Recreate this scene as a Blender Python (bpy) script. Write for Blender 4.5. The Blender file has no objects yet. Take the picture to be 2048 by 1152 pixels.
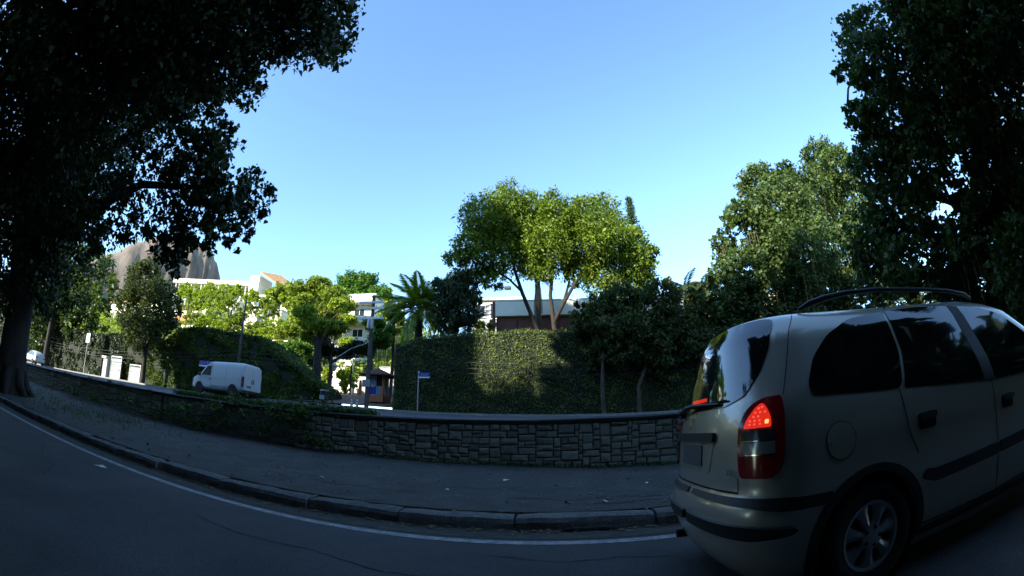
import bpy, bmesh, math, random
import numpy as np
from mathutils import Vector, Matrix
from mathutils.geometry import delaunay_2d_cdt

S = bpy.context.scene
COL = S.collection
RNG = np.random.default_rng(7)
random.seed(7)

# ------------------------------------------------------------------ camera, sky, sun, exposure
cam = bpy.data.cameras.new("camera")
camo = bpy.data.objects.new("camera", cam)
COL.objects.link(camo)
camo.location = (0, 0, 1.06)
camo.rotation_euler = (math.pi / 2 + 0.325, 0, 0.1045)
cam.clip_start = 0.05
cam.clip_end = 4000
cam.sensor_width = 36
cam.sensor_fit = "HORIZONTAL"
cam.type = "PANO"                                   # the photograph is a wide dash camera's fisheye view
cam.panorama_type = "FISHEYE_LENS_POLYNOMIAL"
cam.fisheye_fov = math.radians(200)
cam.fisheye_polynomial_k0 = 0
cam.fisheye_polynomial_k1 = -2048 / 36 / 880
cam.fisheye_polynomial_k2 = 0
cam.fisheye_polynomial_k3 = 0
cam.fisheye_polynomial_k4 = 0
S.camera = camo

SUN_EL = math.radians(25)
SUN_TO = Vector((-0.61, -0.79, 0)).normalized()     # horizontal direction towards the sun
world = bpy.data.worlds.new("World")
S.world = world
world.use_nodes = True
wn = world.node_tree
bg = wn.nodes["Background"]
sky = wn.nodes.new("ShaderNodeTexSky")
sky.sky_type = "NISHITA"
sky.sun_disc = False
sky.sun_elevation = SUN_EL
sky.sun_rotation = math.atan2(SUN_TO.x, SUN_TO.y)
sky.altitude = 0
sky.air_density = 1.0
sky.dust_density = 0.0
sky.ozone_density = 1.5
hs = wn.nodes.new("ShaderNodeMix")
hs.data_type = "RGBA"
hs.blend_type = "MULTIPLY"
hs.inputs[0].default_value = 1.0
hs.inputs[7].default_value = (0.84, 1.01, 1.13, 1)
wn.links.new(sky.outputs[0], hs.inputs[6])
wn.links.new(hs.outputs[2], bg.inputs[0])
bg.inputs[1].default_value = 0.15

sl = bpy.data.lights.new("sun", "SUN")
sl.energy = 5.0
sl.angle = math.radians(0.55)
sl.color = (1.0, 0.93, 0.78)
so = bpy.data.objects.new("sun", sl)
COL.objects.link(so)
so.location = (-40, -60, 60)
ldir = Vector((-SUN_TO.x * math.cos(SUN_EL), -SUN_TO.y * math.cos(SUN_EL), -math.sin(SUN_EL)))
so.rotation_euler = ldir.to_track_quat("-Z", "Y").to_euler()

S.view_settings.view_transform = "Standard"
S.view_settings.look = "None"
S.view_settings.exposure = 1.65
S.view_settings.gamma = 1.0
S.view_settings.use_curve_mapping = False
try:
    S.cycles.max_bounces = 6
    S.cycles.diffuse_bounces = 3
    S.cycles.transparent_max_bounces = 8
    S.cycles.use_denoising = True
except Exception:
    pass

# ------------------------------------------------------------------ materials
def mat(name, col, rough=0.8, metal=0.0, spec=0.5, var=0.0, scale=8.0, bump=0.0, bscale=60.0, coat=0.0, emit=None, estr=0.0,
        rand=0.0, col2=None, stretch=None, grain=0.0, gscale=50.0):
    m = bpy.data.materials.new(name)
    m.use_nodes = True
    nt = m.node_tree
    p = nt.nodes["Principled BSDF"]
    p.inputs["Base Color"].default_value = (*col, 1)
    p.inputs["Roughness"].default_value = rough
    p.inputs["Metallic"].default_value = metal
    p.inputs["Specular IOR Level"].default_value = spec
    p.inputs["Coat Weight"].default_value = coat
    p.inputs["Coat Roughness"].default_value = 0.06
    if emit:
        p.inputs["Emission Color"].default_value = (*emit, 1)
        p.inputs["Emission Strength"].default_value = estr
    tc = nt.nodes.new("ShaderNodeTexCoord")
    src = tc.outputs["Object"]
    if stretch:
        mp = nt.nodes.new("ShaderNodeMapping")
        mp.inputs["Scale"].default_value = stretch
        nt.links.new(src, mp.inputs[0])
        src = mp.outputs[0]
    if var or col2:
        nz = nt.nodes.new("ShaderNodeTexNoise")
        nz.inputs["Scale"].default_value = scale
        nz.inputs["Detail"].default_value = 6
        nz.inputs["Roughness"].default_value = 0.65
        nt.links.new(src, nz.inputs["Vector"])
        rp = nt.nodes.new("ShaderNodeValToRGB")
        a = col if col2 else tuple(c * (1 - var) for c in col)
        b = col2 if col2 else tuple(min(1, c * (1 + var)) for c in col)
        rp.color_ramp.elements[0].color = (*a, 1)
        rp.color_ramp.elements[1].color = (*b, 1)
        rp.color_ramp.elements[0].position = 0.35
        rp.color_ramp.elements[1].position = 0.65
        nt.links.new(nz.outputs[0], rp.inputs[0])
        out = rp.outputs[0]
        if rand:
            oi = nt.nodes.new("ShaderNodeObjectInfo")
            mr = nt.nodes.new("ShaderNodeMapRange")
            mr.inputs[3].default_value = 1 - rand
            mr.inputs[4].default_value = 1 + rand
            nt.links.new(oi.outputs["Random"], mr.inputs[0])
            mx = nt.nodes.new("ShaderNodeMix")
            mx.data_type = "RGBA"
            mx.blend_type = "MULTIPLY"
            mx.inputs[0].default_value = 1
            nt.links.new(out, mx.inputs[6])
            nt.links.new(mr.outputs[0], mx.inputs[7])
            out = mx.outputs[2]
        if grain:                                    # aggregate speckle
            gn = nt.nodes.new("ShaderNodeTexNoise")
            gn.inputs["Scale"].default_value = gscale
            gn.inputs["Detail"].default_value = 3
            nt.links.new(src, gn.inputs["Vector"])
            gr = nt.nodes.new("ShaderNodeMapRange")
            gr.inputs[1].default_value = 0.3
            gr.inputs[2].default_value = 0.7
            gr.inputs[3].default_value = 1 - grain
            gr.inputs[4].default_value = 1 + grain
            nt.links.new(gn.outputs[0], gr.inputs[0])
            gm = nt.nodes.new("ShaderNodeMix")
            gm.data_type = "RGBA"
            gm.blend_type = "MULTIPLY"
            gm.inputs[0].default_value = 1
            nt.links.new(out, gm.inputs[6])
            nt.links.new(gr.outputs[0], gm.inputs[7])
            out = gm.outputs[2]
        nt.links.new(out, p.inputs["Base Color"])
    if bump:
        n2 = nt.nodes.new("ShaderNodeTexNoise")
        n2.inputs["Scale"].default_value = bscale
        n2.inputs["Detail"].default_value = 5
        nt.links.new(src, n2.inputs["Vector"])
        bp = nt.nodes.new("ShaderNodeBump")
        bp.inputs["Strength"].default_value = bump
        bp.inputs["Distance"].default_value = 0.03
        nt.links.new(n2.outputs[0], bp.inputs["Height"])
        nt.links.new(bp.outputs[0], p.inputs["Normal"])
    return m


def leafmat(name, dark, light, trans=0.35, rough=0.55, third=None):
    """foliage: colour from each leaf's own random tint, some light passing through"""
    m = bpy.data.materials.new(name)
    m.use_nodes = True
    nt = m.node_tree
    p = nt.nodes["Principled BSDF"]
    out = nt.nodes["Material Output"]
    at_ = nt.nodes.new("ShaderNodeAttribute")
    at_.attribute_name = "tint"
    rp = nt.nodes.new("ShaderNodeValToRGB")
    rp.color_ramp.elements[0].color = (*dark, 1)
    rp.color_ramp.elements[1].color = (*light, 1)
    if third:
        e = rp.color_ramp.elements.new(0.93)
        e.color = (*light, 1)
        rp.color_ramp.elements[2].color = (*third, 1)
    nt.links.new(at_.outputs["Fac"], rp.inputs[0])
    nt.links.new(rp.outputs[0], p.inputs["Base Color"])
    p.inputs["Roughness"].default_value = rough
    p.inputs["Specular IOR Level"].default_value = 0.35
    tr = nt.nodes.new("ShaderNodeBsdfTranslucent")
    mu = nt.nodes.new("ShaderNodeMix")
    mu.data_type = "RGBA"
    mu.blend_type = "MULTIPLY"
    mu.inputs[0].default_value = 1
    mu.inputs[7].default_value = (1.25, 1.35, 0.5, 1)
    nt.links.new(rp.outputs[0], mu.inputs[6])
    nt.links.new(mu.outputs[2], tr.inputs["Color"])
    mx = nt.nodes.new("ShaderNodeMixShader")
    mx.inputs[0].default_value = trans
    nt.links.new(p.outputs[0], mx.inputs[1])
    nt.links.new(tr.outputs[0], mx.inputs[2])
    nt.links.new(mx.outputs[0], out.inputs[0])
    return m


M = {}
M["asphalt"] = mat("asphalt", (0.036, 0.037, 0.038), 0.82, var=0.34, scale=0.9, bump=0.35, bscale=140, grain=0.45, gscale=38)
M["far_asphalt"] = mat("far_asphalt", (0.05, 0.052, 0.058), 0.7, var=0.2, scale=1.0, bump=0.2, bscale=90)
M["gutter"] = mat("gutter_dirt", (0.05, 0.047, 0.036), 0.95, var=0.4, scale=5, bump=0.5, bscale=60)
M["pavement"] = mat("broken_pavement", (0.036, 0.035, 0.031), 0.93, col2=(0.068, 0.066, 0.058), scale=2.2, bump=0.9, bscale=38, grain=0.4, gscale=30)
M["dirt"] = mat("dirt", (0.06, 0.05, 0.032), 0.95, var=0.4, scale=4, bump=0.7, bscale=30)
M["earth"] = mat("hill_earth", (0.10, 0.12, 0.045), 0.95, var=0.5, scale=0.2, bump=0.5, bscale=4)
M["ground"] = mat("ground", (0.055, 0.06, 0.04), 0.95, var=0.3, scale=0.3)
M["kerb"] = mat("kerb_granite", (0.115, 0.112, 0.102), 0.9, var=0.3, scale=9, bump=0.6, bscale=50, rand=0.15, grain=0.35, gscale=60)
M["kerb_far"] = mat("far_kerb_concrete", (0.2, 0.2, 0.19), 0.9, var=0.2, scale=3)
M["paint"] = mat("road_paint", (0.36, 0.37, 0.36), 0.8, col2=(0.15, 0.155, 0.155), scale=9, grain=0.35, gscale=50)
M["stone"] = mat("rubble_stone", (0.40, 0.375, 0.30), 0.92, col2=(0.27, 0.265, 0.20), scale=5, bump=0.8, bscale=22, rand=0.28, grain=0.3, gscale=40)
M["mortar"] = mat("dark_mortar", (0.11, 0.108, 0.095), 0.97, var=0.3, scale=10)
M["cap"] = mat("wall_coping", (0.038, 0.037, 0.034), 0.95, var=0.35, scale=4, bump=0.5, bscale=25)
M["bark"] = mat("dark_bark", (0.024, 0.02, 0.017), 0.95, var=0.45, scale=5, bump=0.9, bscale=14, stretch=(1, 1, 0.25))
M["bark_pale"] = mat("pale_bark", (0.06, 0.047, 0.033), 0.95, var=0.45, scale=4, bump=0.8, bscale=12, stretch=(1, 1, 0.4))
M["bark_mid"] = mat("mid_bark", (0.022, 0.017, 0.012), 0.95, var=0.45, scale=4, bump=0.8, bscale=12, stretch=(1, 1, 0.4))
M["white_wall"] = mat("white_render", (0.74, 0.70, 0.58), 0.85, var=0.06, scale=0.6)
M["cream_wall"] = mat("cream_render", (0.66, 0.60, 0.46), 0.85, var=0.1, scale=0.6)
M["grey_wall"] = mat("grey_render", (0.33, 0.35, 0.36), 0.85, var=0.1, scale=0.6)
M["concrete"] = mat("concrete", (0.42, 0.42, 0.40), 0.85, var=0.12, scale=0.8)
M["brown_wood"] = mat("brown_boards", (0.11, 0.032, 0.018), 0.7, var=0.3, scale=3, stretch=(1, 1, 0.2))
M["roof_tile"] = mat("clay_tile", (0.40, 0.22, 0.10), 0.9, var=0.25, scale=2)
M["roof_dark"] = mat("dark_tile", (0.10, 0.035, 0.025), 0.85, var=0.25, scale=6)
M["glass_dark"] = mat("dark_window", (0.02, 0.025, 0.03), 0.08, spec=0.6)
M["rock"] = mat("granite_cliff", (0.078, 0.062, 0.05), 0.95, col2=(0.18, 0.148, 0.12), scale=0.07, bump=0.5, bscale=0.1, stretch=(1, 1, 0.12))
M["pole"] = mat("pole_concrete", (0.075, 0.066, 0.058), 0.9, var=0.2, scale=6)
M["metal"] = mat("galvanised", (0.30, 0.32, 0.33), 0.5, metal=0.6)
M["cable"] = mat("black_cable", (0.02, 0.02, 0.02), 0.7)
M["blue_sign"] = mat("blue_enamel", (0.025, 0.05, 0.36), 0.4)
M["white_paint"] = mat("white_paint", (0.78, 0.78, 0.77), 0.45, var=0.05, scale=3)
M["crossarm"] = mat("crossarm_paint", (0.72, 0.70, 0.64), 0.7)
M["van_paint"] = mat("van_white", (0.45, 0.48, 0.50), 0.45, coat=0.0, var=0.03, scale=1.5)
M["black_plastic"] = mat("black_plastic", (0.017, 0.018, 0.019), 0.5, var=0.1, scale=20)
M["rubber"] = mat("tyre_rubber", (0.014, 0.014, 0.014), 0.85)
M["car_paint"] = mat("silver_beige_paint", (0.66, 0.60, 0.48), 0.30, metal=0.4, coat=0.9, var=0.03, scale=2)
M["car_glass"] = mat("tinted_glass", (0.006, 0.010, 0.011), 0.03, spec=0.9, coat=0.5)
M["rear_glass"] = mat("rear_screen_glass", (0.008, 0.011, 0.014), 0.025, spec=0.9, coat=0.8)
M["gap"] = mat("panel_gap", (0.008, 0.008, 0.008), 0.9)
M["alloy"] = mat("silver_hubcap", (0.48, 0.49, 0.50), 0.38, metal=0.7)
M["chrome"] = mat("chrome", (0.75, 0.76, 0.78), 0.12, metal=1.0)
M["lens_red"] = mat("red_lens", (0.38, 0.004, 0.012), 0.12, spec=0.6, coat=0.6)
M["lens_lit"] = mat("lit_red_lens", (0.5, 0.01, 0.01), 0.15, emit=(1.0, 0.035, 0.02), estr=0.22, coat=0.4)
M["lens_hot"] = mat("lit_bulb", (0.8, 0.2, 0.05), 0.2, emit=(1.0, 0.32, 0.08), estr=0.8)
M["lens_spark"] = mat("lit_facet", (0.6, 0.05, 0.03), 0.2, emit=(1.0, 0.12, 0.06), estr=0.35)
M["lens_grey"] = mat("smoked_lens", (0.06, 0.06, 0.065), 0.15, spec=0.6, coat=0.5)
M["lens_clear"] = mat("clear_lens", (0.34, 0.34, 0.34), 0.15, spec=0.6, metal=0.3, coat=0.5)
M["plate"] = mat("plate_grey", (0.12, 0.12, 0.125), 0.55)
M["orange"] = mat("orange_paint", (0.55, 0.13, 0.03), 0.6)
M["terracotta"] = mat("terracotta_render", (0.48, 0.15, 0.06), 0.85, var=0.15, scale=1)
M["gate_paint"] = mat("pale_gate_paint", (0.24, 0.28, 0.28), 0.6, var=0.08, scale=2)
M["brick_drive"] = mat("drive_paving", (0.11, 0.075, 0.052), 0.9, var=0.3, scale=2.5)
M["paper"] = mat("paper_litter", (0.62, 0.62, 0.58), 0.8)
M["fallen_leaf"] = mat("dry_leaf", (0.17, 0.12, 0.04), 0.8)

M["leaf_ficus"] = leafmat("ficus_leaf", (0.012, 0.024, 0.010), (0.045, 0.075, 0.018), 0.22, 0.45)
M["leaf_ficus_right"] = leafmat("hanging_ficus_leaf", (0.018, 0.040, 0.013), (0.085, 0.135, 0.028), 0.28, 0.5, (0.16, 0.17, 0.03))
M["leaf_big"] = leafmat("broad_tree_leaf", (0.022, 0.055, 0.008), (0.175, 0.25, 0.02), 0.30, 0.5, (0.27, 0.27, 0.03))
M["leaf_hill"] = leafmat("hill_leaf", (0.06, 0.105, 0.012), (0.26, 0.32, 0.03), 0.35, 0.6, (0.42, 0.30, 0.03))
M["leaf_bright"] = leafmat("bright_leaf", (0.13, 0.21, 0.012), (0.34, 0.40, 0.035), 0.35, 0.6)
M["leaf_round"] = leafmat("mid_green_leaf", (0.03, 0.09, 0.010), (0.11, 0.22, 0.025), 0.3, 0.6)
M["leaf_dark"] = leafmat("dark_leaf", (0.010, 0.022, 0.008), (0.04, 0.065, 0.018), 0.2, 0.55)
M["leaf_side"] = leafmat("pavement_tree_leaf", (0.025, 0.045, 0.012), (0.08, 0.10, 0.025), 0.3, 0.55, (0.22, 0.10, 0.03))
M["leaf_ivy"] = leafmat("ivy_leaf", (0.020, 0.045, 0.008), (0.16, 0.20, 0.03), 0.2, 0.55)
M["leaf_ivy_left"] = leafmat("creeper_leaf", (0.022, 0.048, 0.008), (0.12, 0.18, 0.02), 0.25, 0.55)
M["ivy_core"] = mat("ivy_twigs", (0.012, 0.018, 0.008), 0.95, var=0.4, scale=6)
M["leaf_palm"] = leafmat("palm_leaflet", (0.05, 0.10, 0.015), (0.21, 0.28, 0.03), 0.35, 0.5)
M["leaf_palm_dark"] = leafmat("dark_palm_leaflet", (0.02, 0.04, 0.012), (0.07, 0.10, 0.025), 0.25, 0.5)
M["leaf_palm_dead"] = leafmat("dead_palm_leaf", (0.16, 0.10, 0.05), (0.36, 0.25, 0.13), 0.2, 0.7)
M["leaf_conifer"] = leafmat("conifer_needle", (0.02, 0.05, 0.022), (0.06, 0.11, 0.04), 0.15, 0.6)
M["weed"] = leafmat("weed_leaf", (0.025, 0.05, 0.012), (0.075, 0.125, 0.025), 0.3, 0.6)
M["roots"] = mat("aerial_root", (0.12, 0.09, 0.05), 0.95, var=0.4, scale=8)

# ------------------------------------------------------------------ object helpers
def tag(o, label=None, cat=None, group=None, kind=None):
    if label: o["label"] = label
    if cat: o["category"] = cat
    if group: o["group"] = group
    if kind: o["kind"] = kind
    return o


def link(name, me, parent=None, m=None):
    o = bpy.data.objects.new(name, me)
    COL.objects.link(o)
    if m is not None and me is not None and len(me.materials) == 0:
        me.materials.append(m)
    if parent is not None:
        o.parent = parent
    return o


def thing(name, label, cat, loc=(0, 0, 0), rz=0.0, group=None):
    o = bpy.data.objects.new(name, None)
    COL.objects.link(o)
    o.empty_display_size = 0.2
    o.location = loc
    o.rotation_euler = (0, 0, rz)
    return tag(o, label, cat, group)


class MB:
    def __init__(s):
        s.v, s.f = [], []

    def add(s, vs, fs):
        k = len(s.v)
        s.v += [tuple(v) for v in vs]
        s.f += [tuple(i + k for i in f) for f in fs]

    def box(s, x0, x1, y0, y1, z0, z1, c=0.0):
        if c <= 0:
            s.add([(x0, y0, z0), (x1, y0, z0), (x1, y1, z0), (x0, y1, z0), (x0, y0, z1), (x1, y0, z1), (x1, y1, z1), (x0, y1, z1)],
                  [(0, 3, 2, 1), (4, 5, 6, 7), (0, 1, 5, 4), (1, 2, 6, 5), (2, 3, 7, 6), (3, 0, 4, 7)])
            return
        bm = bmesh.new()
        bmesh.ops.create_cube(bm, size=1)
        for v in bm.verts:
            v.co = Vector(((x0 + x1) / 2 + v.co.x * (x1 - x0), (y0 + y1) / 2 + v.co.y * (y1 - y0), (z0 + z1) / 2 + v.co.z * (z1 - z0)))
        bmesh.ops.bevel(bm, geom=list(bm.edges), offset=c, segments=1, affect="EDGES")
        bm.verts.index_update()
        s.add([v.co[:] for v in bm.verts], [tuple(v.index for v in f.verts) for f in bm.faces])
        bm.free()

    def tube(s, pts, rad, seg=8, cap=True):
        pts = [Vector(p) for p in pts]
        if not hasattr(rad, "__len__"):
            rad = [rad] * len(pts)
        k = len(s.v)
        prev = None
        for i, p in enumerate(pts):
            d = (pts[min(i + 1, len(pts) - 1)] - pts[max(i - 1, 0)]).normalized()
            a = prev if prev is not None else (Vector((1, 0, 0)) if abs(d.x) < 0.8 else Vector((0, 1, 0)))
            a = (a - d * a.dot(d)).normalized()
            prev = a
            b = d.cross(a)
            for j in range(seg):
                t = 2 * math.pi * j / seg
                s.v.append(tuple(p + (a * math.cos(t) + b * math.sin(t)) * rad[i]))
        for i in range(len(pts) - 1):
            for j in range(seg):
                j2 = (j + 1) % seg
                s.f.append((k + i * seg + j, k + i * seg + j2, k + (i + 1) * seg + j2, k + (i + 1) * seg + j))
        if cap:
            s.f.append(tuple(k + j for j in reversed(range(seg))))
            e = k + (len(pts) - 1) * seg
            s.f.append(tuple(e + j for j in range(seg)))

    def lathe(s, prof, seg=24, axis="z", c=(0, 0, 0)):
        """prof = [(radius, along)], closed to the axis where radius is 0"""
        k = len(s.v)
        for r, h in prof:
            for j in range(seg):
                t = 2 * math.pi * j / seg
                p = (r * math.cos(t), r * math.sin(t), h)
                if axis == "y":
                    p = (p[0], h, p[1])
                elif axis == "x":
                    p = (h, p[0], p[1])
                s.v.append((p[0] + c[0], p[1] + c[1], p[2] + c[2]))
        for i in range(len(prof) - 1):
            for j in range(seg):
                j2 = (j + 1) % seg
                s.f.append((k + i * seg + j, k + i * seg + j2, k + (i + 1) * seg + j2, k + (i + 1) * seg + j))

    def grid(s, P):
        """P[i][j] points"""
        k = len(s.v)
        n, m = len(P), len(P[0])
        for row in P:
            s.v += [tuple(p) for p in row]
        for i in range(n - 1):
            for j in range(m - 1):
                s.f.append((k + i * m + j, k + i * m + j + 1, k + (i + 1) * m + j + 1, k + (i + 1) * m + j))

    def mesh(s, name, smooth=False, sharp=40):
        me = bpy.data.meshes.new(name)
        me.from_pydata(s.v, [], s.f)
        bm = bmesh.new()
        bm.from_mesh(me)
        bmesh.ops.recalc_face_normals(bm, faces=bm.faces)
        if smooth:
            lim = math.radians(sharp)
            for f in bm.faces: f.smooth = True
            for e in bm.edges:
                if len(e.link_faces) == 2 and e.calc_face_angle(0) > lim: e.smooth = False
        bm.to_mesh(me)
        bm.free()
        return me

    def build(s, name, m, parent=None, smooth=False, sharp=40, off=None):
        if off is not None:
            s.v = [(v[0] + off[0], v[1] + off[1], v[2] + off[2]) for v in s.v]
        return link(name, s.mesh(name, smooth, sharp), parent, m)


def poly_mesh(name, verts, nper, tint=None):
    """verts: (N, nper, 3) -> one n-gon per leaf"""
    n = len(verts)
    me = bpy.data.meshes.new(name)
    me.vertices.add(n * nper)
    me.vertices.foreach_set("co", np.ascontiguousarray(verts, dtype=np.float32).ravel())
    me.loops.add(n * nper)
    me.loops.foreach_set("vertex_index", np.arange(n * nper, dtype=np.int32))
    me.polygons.add(n)
    me.polygons.foreach_set("loop_start", np.arange(0, n * nper, nper, dtype=np.int32))
    me.polygons.foreach_set("loop_total", np.full(n, nper, dtype=np.int32))
    if tint is not None:
        a = me.attributes.new("tint", "FLOAT", "FACE")
        a.data.foreach_set("value", np.ascontiguousarray(tint, dtype=np.float32))
    me.update(calc_edges=True)
    return me


def unit(a):
    return a / (np.linalg.norm(a, axis=-1, keepdims=True) + 1e-9)


QUAD = np.array([(-0.5, 0, 0), (0.02, 0.5, 0.12), (0.5, 0, -0.05), (0.02, -0.5, 0.12)])
HEART = np.array([(-0.36, 0, 0), (-0.46, 0.28, 0.05), (-0.2, 0.5, 0.08), (0.12, 0.3, 0.05), (0.56, 0, -0.06), (0.12, -0.3, 0.05), (-0.2, -0.5, 0.08), (-0.46, -0.28, 0.05)])


def leaves(name, C, size, m, parent=None, aspect=0.55, droop=0.45, shape=QUAD, tint=None, axis=None, up=0.5, vary=0.35, rng=RNG):
    """leaf faces at points C"""
    n = len(C)
    if axis is None:
        t = rng.uniform(0, 2 * np.pi, n)
        axis = np.c_[np.cos(t), np.sin(t), -droop + rng.normal(0, 0.45, n)]
    axis = unit(axis)
    nrm = rng.normal(0, 0.55, (n, 3))
    nrm[:, 2] += up
    side = unit(np.cross(nrm, axis))
    nn = np.cross(axis, side)
    L = size * np.clip(1 + rng.normal(0, vary, n), 0.45, 1.9)
    Wd = L * aspect
    V = C[:, None, :] + axis[:, None, :] * (shape[None, :, 0:1] * L[:, None, None]) + side[:, None, :] * (shape[None, :, 1:2] * Wd[:, None, None]) \
        + nn[:, None, :] * (shape[None, :, 2:3] * Wd[:, None, None])
    if tint is None:
        tint = rng.uniform(0, 1, n)
    return link(name, poly_mesh(name, V, len(shape), tint), parent, m)


def crown_points(blobs, n, cl=0.22, per=26, inner=0.45, rng=RNG, flat=1.0):
    """points in leafy clumps spread through the outer volume of overlapping lobes; returns points and a tint that varies by clump"""
    w = np.array([b[3] ** 2.0 * (b[4] if len(b) > 4 else 1.0) for b in blobs])
    w = w / w.sum()
    out, tn = [], []
    for b, f in zip(blobs, w):
        k = max(3, int(n * f / per))
        d = unit(rng.normal(0, 1, (k, 3)))
        r = rng.uniform(inner ** 3, 1, k) ** (1 / 3)
        r *= 1 + 0.10 * np.sin(5 * d[:, 0] + 3 * d[:, 2] + b[0]) + rng.normal(0, 0.05, k)
        c = np.array(b[:3]) + d * (r * b[3])[:, None] * np.array([1, 1, flat])
        q = rng.integers(int(per * 0.5), int(per * 1.5) + 1, k)
        idx = np.repeat(np.arange(k), q)
        s = b[3] * cl
        out.append(c[idx] + rng.normal(0, 1, (len(idx), 3)) * s * np.array([0.55, 0.55, 0.42]))
        tn.append(np.clip(rng.uniform(0.1, 0.9, k)[idx] * 0.55 + rng.uniform(0, 0.5, len(idx)), 0, 1))
    return np.concatenate(out), np.concatenate(tn)


def bent(p0, p1, n=6, sag=0.0, wob=0.06):
    p0, p1 = Vector(p0), Vector(p1)
    L = (p1 - p0).length
    pts = []
    for i in range(n + 1):
        t = i / n
        p = p0.lerp(p1, t)
        e = math.sin(math.pi * t)
        pts.append(p + Vector((random.uniform(-1, 1) * wob * L * e, random.uniform(-1, 1) * wob * L * e, sag * L * e)))
    return pts


def tree(name, label, base, trunk, limbs, blobs, n, leaf, lm, bm_=None, group=None, aspect=0.55, shape=QUAD, cl=0.22, per=26, inner=0.45, droop=0.45,
         flat=1.0, cat="tree", twigs=0, seg=10):
    """base; trunk = [(x, y, z, r)...] ; limbs = list of paths [(x, y, z, r)...]; blobs = [(x, y, z, r)]"""
    root = thing(name, label, cat, base, 0, group)
    off = Vector(base)
    bm_ = bm_ or M["bark"]
    mb = MB()
    mb.tube([Vector(p[:3]) - off for p in trunk], [p[3] for p in trunk], seg)
    mb.build("trunk", bm_, root, True, 60)
    for lp in limbs:
        mb = MB()
        mb.tube([Vector(p[:3]) - off for p in lp], [p[3] for p in lp], max(6, seg - 2))
        mb.build("limb", bm_, root, True, 60)
    if twigs:
        src = limbs if limbs else [trunk]
        ends = [Vector(lp[-1][:3]) for lp in src] + [Vector(lp[len(lp) // 2][:3]) for lp in src]
        for b in random.sample(list(blobs), min(twigs, len(blobs))):
            c = Vector(b[:3])
            e = min(ends, key=lambda q: (q - c).length)
            pts = bent(e - off, c - off, 5, 0.05, 0.07)
            mb = MB()
            mb.tube(pts, list(np.linspace(max(0.05, b[3] * 0.05), 0.015, 6)), 5)
            mb.build("branch", bm_, root, True, 60)
    C, tn = crown_points(blobs, n, cl, per, inner, flat=flat)
    leaves("crown", C - np.array(base), leaf, lm, root, aspect, droop, shape, tn)
    return root
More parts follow.
